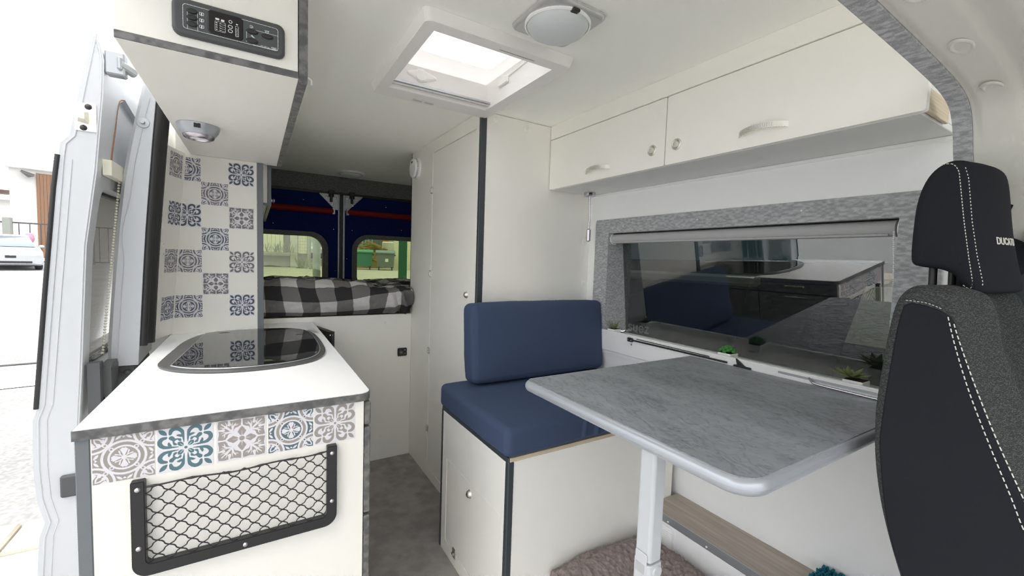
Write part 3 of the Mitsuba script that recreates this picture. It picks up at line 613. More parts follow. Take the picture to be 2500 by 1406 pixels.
obj('bezel', pillow(np.array(rr(cx0, cx1, cz0, cz1, 0.016).exterior.coords)[:-1], 0.012, 0.008, fz(0), r0=0.0005), DGREYP, CP, smooth=40)
obj('face', ext(rr(cx0 + 0.018, cx1 - 0.013, cz0 + 0.012, cz1 - 0.012, 0.006), 0.0015, fz(0, cpy - 0.0115)), FACEP, CP)
ys_ = cpy - 0.0130
ring = lambda P_, w: P_.difference(P_.buffer(-w))
ln = [ring(rr(cx0 + 0.019, cx1 - 0.014, cz0 + 0.013, cz1 - 0.013, 0.006), 0.0008)]
ln += [sbox(-0.1185, cz0 + 0.013, -0.1178, 1.728), sbox(-0.1012, cz0 + 0.013, -0.1005, 1.728), sbox(-0.0138, 1.694, -0.0131, 1.722), sbox(0.004, 1.7235, 0.047, 1.7242), sbox(-0.002, 1.691, 0.047, 1.6917)]
obj('outline', ext(unary_union(ln), 0.0002, fz(0, ys_)), PRINTW, CP)
sc = obj('display', pillow(np.array(rr(-0.083, -0.020, 1.693, 1.741, 0.007).exterior.coords)[:-1], 0.003, 0.002, fz(0, ys_ + 0.001)), SCREEN, CP, smooth=40, label='black display')
sg = [ring(rr(-0.071, -0.052, 1.700, 1.7205, 0.001), 0.0006)]
for k in range(4):
    sg += [sbox(-0.069, 1.7025 + k * 0.0045, -0.0665, 1.7045 + k * 0.0045), sbox(-0.063, 1.7025 + k * 0.0045, -0.059, 1.7037 + k * 0.0045), sbox(-0.0585, 1.7020 + k * 0.0045, -0.0525, 1.7025 + k * 0.0045)]
sg += [sbox(-0.070, 1.723, -0.063, 1.727), sbox(-0.060, 1.722, -0.054, 1.7265), ring(disc(-0.043, 1.7265, 0.0035, 6), 0.0012), ring(rr(-0.0475, -0.039, 1.7125, 1.7195, 0.003), 0.0012), ring(rr(-0.0475, -0.039, 1.7035, 1.7105, 0.003), 0.0012),
       ring(rr(-0.0345, -0.028, 1.698, 1.7205, 0.002), 0.0006), sbox(-0.033, 1.723, -0.0295, 1.7255)] + [sbox(-0.0335, 1.700 + k * 0.003, -0.029, 1.7008 + k * 0.003) for k in range(6)]
obj('segments', ext(unary_union(sg), 0.0002, fz(0, ys_ - 0.002)), PRINTW, sc)
def elli(x, z, a, b): return affinity.scale(disc(x, z, 1.0, 8), a, b)
for x, z, a in ((-0.110, 1.7275, 0.0095), (-0.110, 1.7145, 0.0095), (-0.110, 1.7015, 0.0095), (-0.003, 1.7185, 0.0115), (0.0265, 1.7165, 0.0115), (-0.003, 1.6985, 0.0115)):
    obj('button', pillow(np.array(elli(x, z, a, 0.0052).exterior.coords)[:-1], 0.005, 0.003, fz(0, ys_ + 0.001)), BLACKP, CP, smooth=40)
ic = []
for x, z in ((-0.094, 1.7275), (-0.094, 1.7145), (-0.094, 1.7015)):
    ic += [ring(rr(x - 0.004, x + 0.004, z - 0.003, z + 0.003, 0.001), 0.0009), sbox(x - 0.001, z - 0.004, x + 0.001, z + 0.002)]
ic += [ring(sbox(-0.007, 1.726, -0.003, 1.732), 0.0008), sbox(-0.002, 1.727, -0.001, 1.731), ring(sbox(0.0225, 1.7245, 0.029, 1.7285), 0.0008), sbox(0.021, 1.7285, 0.0305, 1.7292), Polygon([(-0.008, 1.706), (-0.003, 1.712), (-0.001, 1.709), (0.003, 1.706), (-0.001, 1.7065), (-0.005, 1.709)])]
obj('icons', ext(unary_union(ic), 0.0002, fz(0, ys_)), PRINTW, CP)
obj('lettering', [text('PC-100', 0.0022, frame([0.0135, ys_, 1.6925], [1, 0, 0], [0, 0, 1]), 0.0002), text('by', 0.0022, frame([0.027, ys_, 1.6922], [1, 0, 0], [0, 0, 1]), 0.0002), text('CBE', 0.0042, frame([0.0335, ys_, 1.6922], [1, 0, 0], [0, 0, 1]), 0.0002)], PRINTW, CP, label='white printed letters')
SP = thing('spot_light', 'chrome round spot light under the overhead kitchen cabinet', 'lamp')
so = [-0.158, 1.775, OZ]
obj('housing', lathe([(0.0, 0.0), (0.058, 0.0), (0.060, -0.002), (0.055, -0.018), (0.046, -0.032), (0.040, -0.036), (0, -0.036)], so, (0, 0, 1), 48), SILVER, SP, smooth=35)
obj('ring', lathe([(0.026, -0.036), (0.044, -0.034), (0.042, -0.040), (0.034, -0.046), (0.029, -0.045), (0.026, -0.036)], so, (0, 0, 1), 48), CHROME, SP, smooth=35, label='polished ring')
obj('lens', lathe([(0, -0.041), (0.028, -0.041), (0.029, -0.036), (0, -0.036)], so, (0, 0, 1), 32), PLASW, SP, smooth=35)
obj('switch', bx(so[0] - 0.008, so[0] + 0.010, so[1] - 0.0585, so[1] - 0.05, OZ - 0.019, OZ - 0.005, 0.001), BLACKP, SP, label='black switch')

# far locker over the bed end of the kitchen
LK = thing('rear_locker', 'cream overhead locker with grey edges hanging above the bed beyond the splashback', 'cabinet')
obj('body', [bx(-0.30, 0.054, 2.42, 3.70, 1.47, H), ], WHITE, LK)
obj('edge', [bx(0.054, 0.070, 2.415, 3.70, 1.462, H, 0.001), bx(-0.3, 0.07, 2.412, 2.42, 1.460, 1.472, 0.001)], BAND, LK, label='grey edge')
obj('knob', lathe([(0, 0.016), (0.008, 0.016), (0.011, 0.012), (0.007, 0.006), (0.010, 0)], [0.070, 2.46, 1.49], (1, 0, 0), 16), CHROME, LK, smooth=40)

# ================================================================ bed
BD = thing('bed_base', 'cream bed platform front panel at the end of the aisle', 'bed')
obj('front_panel', bx(-0.33, XW - 0.001, YB, YB + 0.018, 0.0, 0.885), WHITE, BD)
obj('platform', bx(-0.33, 1.445, 2.562, 3.74, 0.855, 0.878, 0), PLY, BD)
for x, z in ((0.665, 0.838), (0.648, 0.145)):
    obj('screw_cap', lathe([(0, 0.002), (0.005, 0.0018), (0.006, 0)], [x, YB - 0.0002, z], (0, -1, 0), 14), WHITE, BD)
NX, NV = 150, 90
pathp = spline([(2.515, 0.892), (2.470, 0.93), (2.462, 0.985), (2.482, 1.035), (2.53, 1.062), (2.62, 1.058), (2.75, 1.045), (3.0, 1.040), (3.3, 1.04), (3.55, 1.04), (3.72, 1.02)], 9)
seg = np.r_[0, np.cumsum(np.linalg.norm(np.diff(pathp, axis=0), axis=1))]
sv = np.unique(np.r_[np.linspace(0, 0.30, 46), np.linspace(0.30, seg[-1], 60)])
py, pz = np.interp(sv, seg, pathp[:, 0]), np.interp(sv, seg, pathp[:, 1])
xr = np.where(py < 2.60, 0.812, np.minimum(0.812 + 1.3 * (py - 2.60), 1.40))
P3 = np.zeros((len(sv), NX, 3)); UV = np.zeros((len(sv), NX, 2))
for i in range(len(sv)):
    s = np.linspace(0, 1, NX); x = -0.20 + (xr[i] + 0.20) * s
    q = np.stack([x * 6.0, np.full(NX, sv[i] * 5.0), np.full(NX, 0.3)], -1)
    n1 = meshkit.fbm(q, 4, 3) - 0.5
    q2 = np.stack([x * 14 + sv[i] * 9, sv[i] * 22 - x * 5, np.full(NX, 1.3)], -1)
    rid = 1 - 2 * np.abs(meshkit.fbm(q2, 3, 9) - 0.5)
    k = np.clip((sv[i] - 0.12) / 0.10, 0, 1)
    wr = np.clip((x - 0.66) / 0.14, 0, 1) * (py[i] < 2.62)             # bunched folds at the wardrobe end
    lump = np.exp(-((x - 0.02) / 0.05) ** 2) * 0.035 * np.exp(-((py[i] - 2.60) / 0.06) ** 2) + np.exp(-((x - 0.135) / 0.06) ** 2) * 0.028 * np.exp(-((py[i] - 2.62) / 0.08) ** 2)
    dz = k * (0.075 * n1 + 0.028 * (rid - 0.75)) + lump + 0.010 * np.sin(x * 5.5 + 0.6) * k
    dy = -(1 - k) * (0.085 * n1 + 0.022 * (rid - 0.7)) * np.sin(np.clip(sv[i] / 0.17, 0, 1) * math.pi) + wr * (1 - k) * (0.03 * np.sin(x * 95 + sv[i] * 18) + 0.02)
    P3[i] = np.stack([x, py[i] + dy, pz[i] + dz + wr * (1 - k) * 0.010 * np.sin(x * 70)], -1)
    UV[i] = np.stack([(x + 0.09 * n1 + 0.35 * wr * (sv[i] - 0.1)) / 0.088 + 0.62, (sv[i] + 0.055 * (meshkit.noise(np.stack([x * 3.0, x * 0, x * 0 + 0.5], -1), 5) - 0.5) + 0.05 * np.sin(x * 4.4 + 0.5) * (sv[i] / 0.17)) / 0.086 + 1.35], -1)
solo('duvet', grid(P3), GING, 'rumpled black, grey and white gingham duvet on the bed', 'duvet', smooth=True, uv=UV.reshape(-1, 2))
SW = thing('heater_switch', 'small black square rotary switch on the bed front panel beside the wardrobe', 'switch')
obj('plate', bx(0.738, 0.795, YB - 0.010, YB - 0.0002, 0.626, 0.676, 0.004), BLACKP, SW)
obj('dial', lathe([(0, 0.006), (0.010, 0.005), (0.013, 0)], [0.758, YB - 0.010, 0.650], (0, -1, 0), 20), DGREYP, SW, smooth=40)
obj('mark', [bx(0.756, 0.760, YB - 0.0168, YB - 0.016, 0.648, 0.652, 0), bx(0.778, 0.785, YB - 0.0106, YB - 0.010, 0.662, 0.664, 0), bx(0.778, 0.785, YB - 0.0106, YB - 0.010, 0.640, 0.642, 0)], PRINTW, SW)

# ================================================================ wardrobe
W = thing('wardrobe', 'tall cream wardrobe with a full-height door and dark corner trim beside the bench', 'wardrobe')
WY0, WY1 = 1.636, 2.552
hole = sbox(1.680, 0.055, 2.205, 1.795)
side = sbox(WY0 + 0.012, 0.0, WY1, H - 0.002).difference(hole)
obj('side_panel', ext(side, 0.018, frame([XW, 0, 0], [0, 1, 0], [0, 0, 1])), WHITE, W)
dr_ = obj('door', bx(XW + 0.002, XW + 0.017, 1.6825, 2.2025, 0.0575, 1.7925, 0.0015), WHITE, W)
obj('knob', lathe([(0, 0.014), (0.006, 0.013), (0.012, 0.009), (0.014, 0.004), (0.016, 0)], [XW + 0.002, 1.742, 1.066], (-1, 0, 0), 24), NICKEL, dr_, smooth=40, label='round nickel push knob')
for z in (1.596, 1.143, 0.717, 0.277):
    obj('hinge', [bx(XW - 0.004, XW + 0.002, 2.192, 2.216, z - 0.018, z + 0.018, 0.002), tube([[XW - 0.006, 2.204, z - 0.014], [XW - 0.006, 2.204, z + 0.014]], 0.004, 10), ball([XW - 0.006, 2.204, z + 0.007], 0.0055, 1), ball([XW - 0.006, 2.204, z - 0.007], 0.0055, 1)], NICKEL, dr_, label='small metal hinge')
obj('front_panel', bx(XW + 0.006, XR - 0.0005, WY0, WY0 + 0.018, 0.0, H - 0.002), WHITE, W)
obj('corner_trim', bx(XW - 0.002, XW + 0.026, WY0 - 0.004, WY0 + 0.014, 0.0, H - 0.002, 0.002), TRIM, W, label='dark grey corner trim')
obj('rear_trim', bx(XW - 0.001, XW + 0.017, WY1, WY1 + 0.006, 0.0, H - 0.002, 0.001), TRIM, W, label='thin dark rear edge')
for x, z in ((0.892, 1.832), (1.052, 1.825), (1.418, 1.335), (1.425, 1.128)):
    obj('screw_cap', lathe([(0, 0.0025), (0.0125, 0.0022), (0.0145, 0)], [x, WY0 - 0.0002, z], (0, -1, 0), 24), WHITE, W, smooth=30)
SM = thing('smoke_alarm', 'round white alarm with vent slots on the wardrobe side above the bed', 'smoke alarm')
sc_ = [XW - 0.0004, 2.452, 1.752]
obj('body', lathe([(0, 0.036), (0.045, 0.036), (0.053, 0.032), (0.056, 0.026), (0.056, 0.012), (0.060, 0.010), (0.062, 0.0), (0, 0)], sc_, (-1, 0, 0), 48), PLASW, SM, smooth=35)
for k in range(44):
    a = 2 * math.pi * k / 44
    obj('vent_slot', bx(-0.023, -0.013, -0.0012, 0.0012, 0.0545, 0.0566, 0).apply_transform(trimesh.transformations.rotation_matrix(a, [1, 0, 0])).apply_translation(sc_), DGREYP, SM)
obj('display', bx(XW - 0.0366, XW - 0.035, 2.440, 2.464, 1.778, 1.790, 0), BLACKP, SM, label='small black display')
obj('button', lathe([(0, 0.002), (0.008, 0.0015), (0.009, 0)], [XW - 0.0358, 2.452, 1.735], (-1, 0, 0), 18), PLASW, SM)

# ================================================================ bench, cushions
BX, BY0, BY1, BZ = 0.673, 1.085, 1.628, 0.600
B = thing('bench', 'cream bench box with a flap and dark edges standing against the wardrobe', 'bench')
hole = sbox(1.122, 0.055, 1.572, 0.405)
obj('front_panel', ext(sbox(BY0 + 0.006, 0.0, BY1, BZ - 0.006).difference(hole), 0.016, frame([BX, 0, 0], [0, 1, 0], [0, 0, 1])), WHITE, B)
fp = obj('flap', bx(BX + 0.001, BX + 0.015, 1.1245, 1.5695, 0.0575, 0.4025, 0.0012), WHITE, B)
obj('knob', lathe([(0, 0.014), (0.006, 0.013), (0.012, 0.009), (0.014, 0.004), (0.016, 0)], [BX + 0.001, 1.353, 0.362], (-1, 0, 0), 24), NICKEL, fp, smooth=40, label='round nickel push knob')
obj('hinge', [bx(BX - 0.003, BX + 0.002, 1.462, 1.490, 0.035, 0.075, 0.002), tube([[BX - 0.005, 1.470, 0.056], [BX - 0.005, 1.482, 0.056]], 0.006, 10)], NICKEL, fp, label='small metal hinge')
obj('end_panel', bx(BX + 0.008, 1.475, BY0 + 0.001, BY0 + 0.017, 0.0, BZ - 0.002), WHITE, B)
obj('top_board', bx(BX + 0.004, 1.452, BY0 - 0.003, BY1, BZ - 0.001, BZ + 0.012, 0.0008), PLY, B, label='plywood seat board')
obj('corner_trim', bx(BX - 0.002, BX + 0.020, BY0 - 0.003, BY0 + 0.018, 0.0, BZ - 0.0015, 0.003), TRIM, B, label='dark corner trim')
obj('rear_trim', bx(BX - 0.002, BX + 0.012, BY1 - 0.012, BY1 + 0.003, 0.0, BZ - 0.002, 0.002), TRIM, B, label='dark rear edge trim')
obj('top_trim', bx(BX - 0.002, BX + 0.012, BY0, BY1, BZ - 0.006, BZ + 0.012, 0.002), TRIM, B, label='dark top edge')
def soft(x0, x1, y0, y1, z0, z1, r, amp, seed, step=0.016, puff=0.004):
    "rounded box on a regular grid, slightly puffed and uneven"
    lo, hi = np.array([x0, y0, z0]), np.array([x1, y1, z1]); ms_ = []
    ax = [np.unique(np.r_[l + r * np.linspace(0, 1, 6), np.linspace(l + r, h - r, max(3, int((h - l) / step))), h - r * np.linspace(0, 1, 6)]) for l, h in zip(lo, hi)]
    for k in range(3):
        i, j = [q for q in range(3) if q != k]
        A, B_ = np.meshgrid(ax[i], ax[j], indexing='ij')
        for side in (0, 1):
            P = np.zeros(A.shape + (3,)); P[..., i], P[..., j], P[..., k] = A, B_, (lo, hi)[side][k]
            ms_.append(grid(P))
    m = cat_(ms_); m.merge_vertices()
    inner = np.clip(m.vertices, lo + r, hi - r); d = m.vertices - inner
    m.vertices = inner + d / (np.linalg.norm(d, axis=1)[:, None] + 1e-12) * r
    trimesh.repair.fix_normals(m)
    c = (m.vertices - (lo + hi) / 2) / ((hi - lo) / 2)
    w = (1 - np.abs(c) ** 4).clip(0, 1)
    nrm = m.vertex_normals.copy()
    pf = puff * np.stack([w[:, 1] * w[:, 2], w[:, 0] * w[:, 2], w[:, 0] * w[:, 1]], 1) * np.sign(c) * (np.abs(nrm) > 0.6)
    m.vertices = m.vertices + pf + nrm * ((meshkit.fbm(m.vertices * 9.0, 3, seed) - 0.5) * amp)[:, None]
    return m
def wr_seat(v):
    f = np.clip((v[:, 1] < 1.095) * (v[:, 2] > 0.63), 0, 1)
    d = np.zeros_like(v)
    for xc, a in ((0.965, 0.0035), (1.02, 0.005), (1.035, 0.004), (1.07, 0.0045), (1.10, 0.004), (1.15, 0.004)):
        d[:, 1] -= a * np.exp(-((v[:, 0] - xc - 0.1 * (v[:, 2] - 0.66)) / 0.006) ** 2) * f * 2.6
    return d
m = soft(0.655, 1.446, 1.070, 1.622, 0.616, 0.711, 0.022, 0.004, 3, 0.006, 0.003)
m.vertices = m.vertices + wr_seat(m.vertices)
t = thing('seat_cushion', 'navy blue fabric cushion lying flat on the bench box', 'cushion')
obj('pad', m, CUSH, t, smooth=True)
m = soft(0.0, 0.70, 0.0, 0.10, 0.0, 0.325, 0.024, 0.005, 5, 0.016, 0.006)
tilt = trimesh.transformations.rotation_matrix(math.radians(-6), [1, 0, 0]); m.apply_transform(tilt); m.apply_translation([0.745, 1.480, 0.7285])
t = thing('back_cushion', 'navy blue upright back cushion leaning on the wardrobe panel', 'cushion')
obj('pad', m, CUSH, t, smooth=True)

# ================================================================ overhead locker over the window (right)
R = thing('wall_locker', 'long cream overhead locker with two flaps above the wide window', 'cabinet')
LX, LZ = 1.185, 1.567
LY0, LY1 = 0.322, 1.632
obj('fascia', bx(LX, LX + 0.018, LY0 + 0.02, LY1, 1.797, H), WHITE, R)
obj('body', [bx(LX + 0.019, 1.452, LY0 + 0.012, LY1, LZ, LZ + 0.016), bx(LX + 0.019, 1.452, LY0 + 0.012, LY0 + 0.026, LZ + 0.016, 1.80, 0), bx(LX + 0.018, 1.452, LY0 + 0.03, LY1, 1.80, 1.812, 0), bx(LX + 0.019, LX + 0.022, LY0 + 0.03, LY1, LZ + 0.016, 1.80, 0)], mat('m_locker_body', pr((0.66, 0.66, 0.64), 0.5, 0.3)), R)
fdoor = lambda y0, y1: ext(rr(y0, y1, LZ + 0.0005, 1.793, 0.006), 0.018, frame([LX, 0, 0], [0, 1, 0], [0, 0, 1]))
f1 = obj('flap', fdoor(0.9775, 1.630), WHITE, R)
f2 = obj('flap', fdoor(LY0, 0.9735), WHITE, R)
obj('end_edge', bx(LX + 0.0185, LX + 0.16, LY0 + 0.003, LY0 + 0.010, LZ + 0.004, 1.62, 0.001), PLY, R)
def bow_handle(p, y0, y1, z, h=0.022):
    pts = [[LX - h * math.sin(math.pi * s) ** 0.6, y0 + (y1 - y0) * s, z + 0.006 * math.sin(math.pi * s)] for s in np.linspace(0.0, 1, 25)]
    w = 0.0075
    P = np.array(pts); t_ = np.gradient(P, axis=0); t_ /= np.linalg.norm(t_, axis=1)[:, None]
    V = []; 
    for i, q in enumerate(P):
        nx = np.cross(t_[i], [0, 0, 1]); nx /= np.linalg.norm(nx)
        for a, b in ((-w, -0.0016), (w, -0.0016), (w, 0.0016), (-w, 0.0016)):
            V.append(q + np.array([0, 0, a]) + nx * b)
    F = []
    for i in range(len(P) - 1):
        for k in range(4):
            l = (k + 1) % 4
            F += [[i * 4 + k, i * 4 + l, (i + 1) * 4 + l], [i * 4 + k, (i + 1) * 4 + l, (i + 1) * 4 + k]]
    F += [[0, 2, 1], [0, 3, 2], [len(V) - 4, len(V) - 3, len(V) - 2], [len(V) - 4, len(V) - 2, len(V) - 1]]
    m_ = trimesh.Trimesh(V, F, process=False)
    if m_.volume < 0: m_.invert()
    hk = obj('handle', m_, NICKEL, p, smooth=35, label='curved nickel bow handle')
    dots = [lathe([(0, 0.0006), (0.0011, 0.0003), (0.0012, 0)], np.array(pts[i]) + [-0.0018, 0, dz], (-1, 0, 0), 6) for i in range(6, 19) for dz in (-0.004, 0, 0.004)]
    obj('dimple', cat_(dots), ALU, hk, kind='stuff')
bow_handle(f1, 1.235, 1.372, 1.607)
bow_handle(f2, 0.588, 0.718, 1.607)
for f_, y in ((f1, 1.030), (f2, 0.930)):
    obj('lock', lathe([(0, 0.008), (0.010, 0.007), (0.011, 0.002), (0.015, 0.005), (0.018, 0.003), (0.019, 0)], [LX, y, 1.628], (-1, 0, 0), 28), NICKEL, f_, smooth=35, label='round nickel push lock')
struct('trim_10', bx(1.441, 1.452, 0.32, 1.632, 1.556, 1.5665, 0.001), SILLW, 'thin white cove strip under the overhead locker', 'trim')
# reading lamp
RL = thing('reading_lamp', 'slim chrome reading lamp hanging from the locker next to the felt window surround', 'lamp')
lx, ly = 1.375, 1.560
obj('base', lathe([(0, 0), (0.026, 0), (0.027, -0.003), (0.027, -0.014), (0.024, -0.017), (0, -0.017)], [lx, ly, LZ - 0.0003], (0, 0, 1), 28), CHROME, RL, smooth=35)
obj('switch', bx(lx - 0.024, lx - 0.008, ly - 0.029, ly - 0.02, LZ - 0.013, LZ - 0.004, 0.001), BLACKP, RL)
obj('arm', tube([[lx, ly, LZ - 0.012], [lx + 0.001, ly, LZ - 0.06], [lx + 0.006, ly, LZ - 0.12], [lx + 0.004, ly, LZ - 0.175]], 0.0045, 10), CHROME, RL, smooth=50)
obj('head', lathe([(0, 0.0), (0.008, 0), (0.0105, 0.003), (0.0105, 0.055), (0.006, 0.060), (0, 0.060)], [lx + 0.003, ly, LZ - 0.232], (0, 0, 1), 20), CHROME, RL, smooth=35)

# roller blind at the window
BLD = thing('roller_blind', 'rolled-up grey roller blind across the top of the wide window', 'blind')
obj('roll', tube([[1.482, 0.437, 1.351], [1.482, 1.482, 1.351]], 0.0235, 24), BLINDG, BLD, smooth=50)
obj('loose_flap', hullpts(*[(x, y, z) for y in (0.437, 1.482) for x, z in ((1.470, 1.374), (1.495, 1.3755), (1.495, 1.3745), (1.462, 1.3705))]), BLACKP, BLD)
for y in (0.428, 1.488):
    obj('end_cap', lathe([(0, 0.005), (0.020, 0.005), (0.027, 0.002), (0.027, -0.002), (0, -0.002)], [1.480, y, 1.349], (0, 1, 0), 28), PLASW, BLD, smooth=35, label='white end cap')
obj('bottom_bar', tube([[1.463, 0.45, 1.332], [1.463, 1.478, 1.332]], 0.004, 8), BLINDG, BLD, smooth=50)
beads = [ball([1.455 - 0.004 * math.sin(k * 0.03), 0.4365 - 0.0004 * k, 1.338 - k * 0.0056], 0.0026, 1) for k in range(48)]
obj('bead_chain', cat_(beads), PLASW, BLD, smooth=True, kind='stuff', label='white bead pull chain')

# window stay, catches, grab rail on the sill
ST = thing('window_stay', 'long black window stay rod on the sill board at the bench end', 'window stay')
obj('bracket', [bx(1.430, 1.4398, 1.300, 1.330, 0.884, 0.902, 0.002)], BLACKP, ST)
obj('rod', [tube([[1.434, 1.315, 0.893], [1.434, 0.86, 0.8925]], 0.0036, 8), tube([[1.436, 1.28, 0.902], [1.436, 0.93, 0.899]], 0.0016, 6)], BLACKP, ST, smooth=50)
obj('stud', [ball([1.428, 1.3235, 0.893], 0.003, 1), ball([1.428, 1.305, 0.892], 0.003, 1)], CHROME, ST)
CT = thing('window_catch', 'small black catch with a fin-shaped lever on the sill board above the table', 'catch')
obj('base', bx(1.430, 1.4398, 0.775, 0.835, 0.884, 0.892, 0.002), BLACKP, CT)
obj('lever', ext(Polygon([(0.795, 0.892), (0.822, 0.892), (0.828, 0.914), (0.818, 0.908)]), 0.006, frame([1.432, 0, 0], [0, 1, 0], [0, 0, 1])), BLACKP, CT)
GR = thing('grab_rail', 'thin chrome rail on the sill board next to the seat', 'rail')
obj('rail', [tube(spline([[1.438, 0.60, 0.902], [1.428, 0.588, 0.896], [1.424, 0.56, 0.891], [1.424, 0.37, 0.8895]], 6), 0.0035, 8)], CHROME, GR, smooth=50)
obj('plate', bx(1.4375, 1.4398, 0.37, 0.69, 0.896, 0.903, 0.0005), ALU, GR)

# succulents behind the sill lip
def pot(name, lab, y, w):
    t_ = thing(name, lab, 'plant')
    obj('pot', [bx(1.458, 1.458 + w, y - w / 2, y + w / 2, 0.8885, 0.918, 0.002)], PLASW, t_, label='square white pot')
    obj('soil', bx(1.460, 1.456 + w, y - w / 2 + 0.002, y + w / 2 - 0.002, 0.915, 0.9188, 0), SOIL, t_)
    return t_
def blade(o, d, L, w, th):
    d = np.asarray(d, float); d /= np.linalg.norm(d); s_ = np.cross(d, [0, 0, 1.0]); s_ /= np.linalg.norm(s_) + 1e-9; u_ = np.cross(s_, d)
    P = []
    for a, k in ((0, 0.6), (0.35, 1.0), (0.7, 0.75), (1.0, 0.05)):
        c = np.asarray(o) + d * L * a + np.array([0, 0, 1]) * L * 0.15 * a * a
        P += [c + s_ * w * k, c - s_ * w * k, c + u_ * th * k, c - u_ * th * k]
    return hull(P)
t_ = pot('potted_succulent', 'spiky little succulent in a white pot in the window corner next to the back cushion', 1.462, 0.046)
for k in range(14):
    a = k * 2.4; e = 0.35 + 0.5 * (k % 3)
    obj('leaf', blade([1.481, 1.462, 0.917], [0.75 * math.cos(a), math.sin(a), e], 0.030 + 0.012 * (k % 2), 0.0035, 0.0018), OLIVE, t_)
t_ = pot('potted_succulent', 'bright green bushy succulent in a white pot in the middle of the window', 0.888, 0.05)
for k in range(20):
    a = k * 2.39996; rr_ = 0.022 * math.sqrt((k + 0.5) / 20)
    obj('leaf', ball([1.482 + rr_ * math.cos(a) * 0.9, 0.888 + rr_ * 1.2 * math.sin(a), 0.922 + 0.018 * (1 - (rr_ / 0.022) ** 2)], 0.0085, 1, (1, 1, 0.8)), GREENP, t_, smooth=True)
t_ = pot('potted_succulent', 'flat olive rosette succulent in a white pot in the window behind the seat', 0.500, 0.05)
for k in range(18):
    a = k * 2.39996; q = (k + 1) / 18
    obj('leaf', blade([1.482, 0.515, 0.922], [0.6 * math.cos(a), math.sin(a), 0.75 - 0.65 * q], 0.022 + 0.034 * q, 0.009, 0.003), OLIVE, t_)

# ================================================================ ledge, vent, pet bed, mop
LG = thing('wall_ledge', 'low oak-look ledge with a grey metal edge along the foot of the wall', 'ledge')
lz = 0.278
obj('board', bx(1.340, 1.512, 0.10, 1.084, lz - 0.016, lz, 0.001), WOOD, LG, label='grey oak-look board')
obj('edge_profile', [bx(1.3355, 1.3395, 0.10, 1.084, lz - 0.030, lz + 0.001, 0.001)], ALU, LG, label='grey metal edge')
for y in (0.99, 0.83, 0.67): obj('screw', lathe([(0, 0.002), (0.003, 0.0014), (0.0035, 0)], [1.3354, y, lz - 0.020], (-1, 0, 0), 10), PLASW, LG)
obj('riser', bx(1.345, 1.362, 0.10, 1.084, 0.0, lz - 0.016, 0), SILLW, LG)
VT = thing('vent_grille', 'white slatted vent grille under the oak ledge next to the bench', 'vent')
obj('frame', ext(sbox(0.965, 0.06, 1.080, 0.245).difference(sbox(0.975, 0.07, 1.072, 0.232)), 0.004, frame([1.3412, 0, 0], [0, 1, 0], [0, 0, 1])), SILLW, VT)
for k in range(18):
    z = 0.074 + k * 0.0088
    obj('slat', hullpts((1.3415, 0.975, z), (1.3415, 1.072, z), (1.3445, 0.975, z + 0.005), (1.3445, 1.072, z + 0.005), (1.3425, 0.975, z - 0.001), (1.3425, 1.072, z - 0.001)), SILLW, VT)
PB = thing('pet_bed', 'fluffy brown pet bed bolster on the floor under the table', 'pet bed')
def fluffy(path, r, seed, n=90):
    P = spline(path, 34); m_ = tube(P, np.interp(np.arange(len(P)), [0, len(P) - 1], r), n); m_ = m_.subdivide()
    d = meshkit.fbm(m_.vertices * 75, 3, seed) - 0.5; d2 = meshkit.noise(m_.vertices * 9, seed + 1) - 0.5
    m_.vertices = m_.vertices + m_.vertex_normals * (d * 0.026 + d2 * 0.02)[:, None]
    return m_
b1 = fluffy([[0.86, 1.005, 0.10], [1.0, 1.0, 0.118], [1.12, 0.992, 0.112], [1.245, 0.985, 0.115]], [0.105, 0.10], 4)
b2 = fluffy([[1.245, 1.01, 0.110], [1.232, 0.90, 0.118], [1.222, 0.75, 0.118], [1.215, 0.58, 0.118], [1.215, 0.45, 0.118]], [0.095, 0.10], 6)
for mm in (b1, b2): mm.vertices[:, 2] = np.maximum(mm.vertices[:, 2], 0.001); mm.vertices[:, 0] = np.minimum(mm.vertices[:, 0], 1.333); mm.vertices[:, 1] = np.minimum(mm.vertices[:, 1], 1.083)
obj('rear_bolster', b1, FLEECE, PB, smooth=True); obj('side_bolster', b2, FLEECE, PB, smooth=True)
obj('base_pad', rbox(0.84, 1.2, 0.42, 0.96, 0.001, 0.06, 0.02), FLEECE, PB, smooth=True)
MP = thing('mop_pad', 'teal chenille mop pad lying on the oak ledge at the foot of the wall', 'mop pad')
obj('pad', rbox(1.40, 1.49, 0.30, 0.545, lz + 0.0005, lz + 0.030, 0.012), TEAL, MP, smooth=True)
nubs = []
for i in range(11):
    for j in range(26):
        x, y = 1.398 + i * 0.0092 + rng.uniform(-.002, .002), 0.298 + j * 0.0098 + rng.uniform(-.002, .002)
        e = rng.uniform(-0.5, 0.5, 2)
        nubs.append(tube([[x, y, lz + 0.026], [x + 0.003 * e[0], y + 0.003 * e[1], lz + 0.038], [x + 0.012 * e[0], y + 0.012 * e[1], lz + 0.046 + 0.006 * e[0]]], [0.0042, 0.0048, 0.0030], 6))
obj('chenille', cat_(nubs), TEAL, MP, smooth=True, kind='stuff')

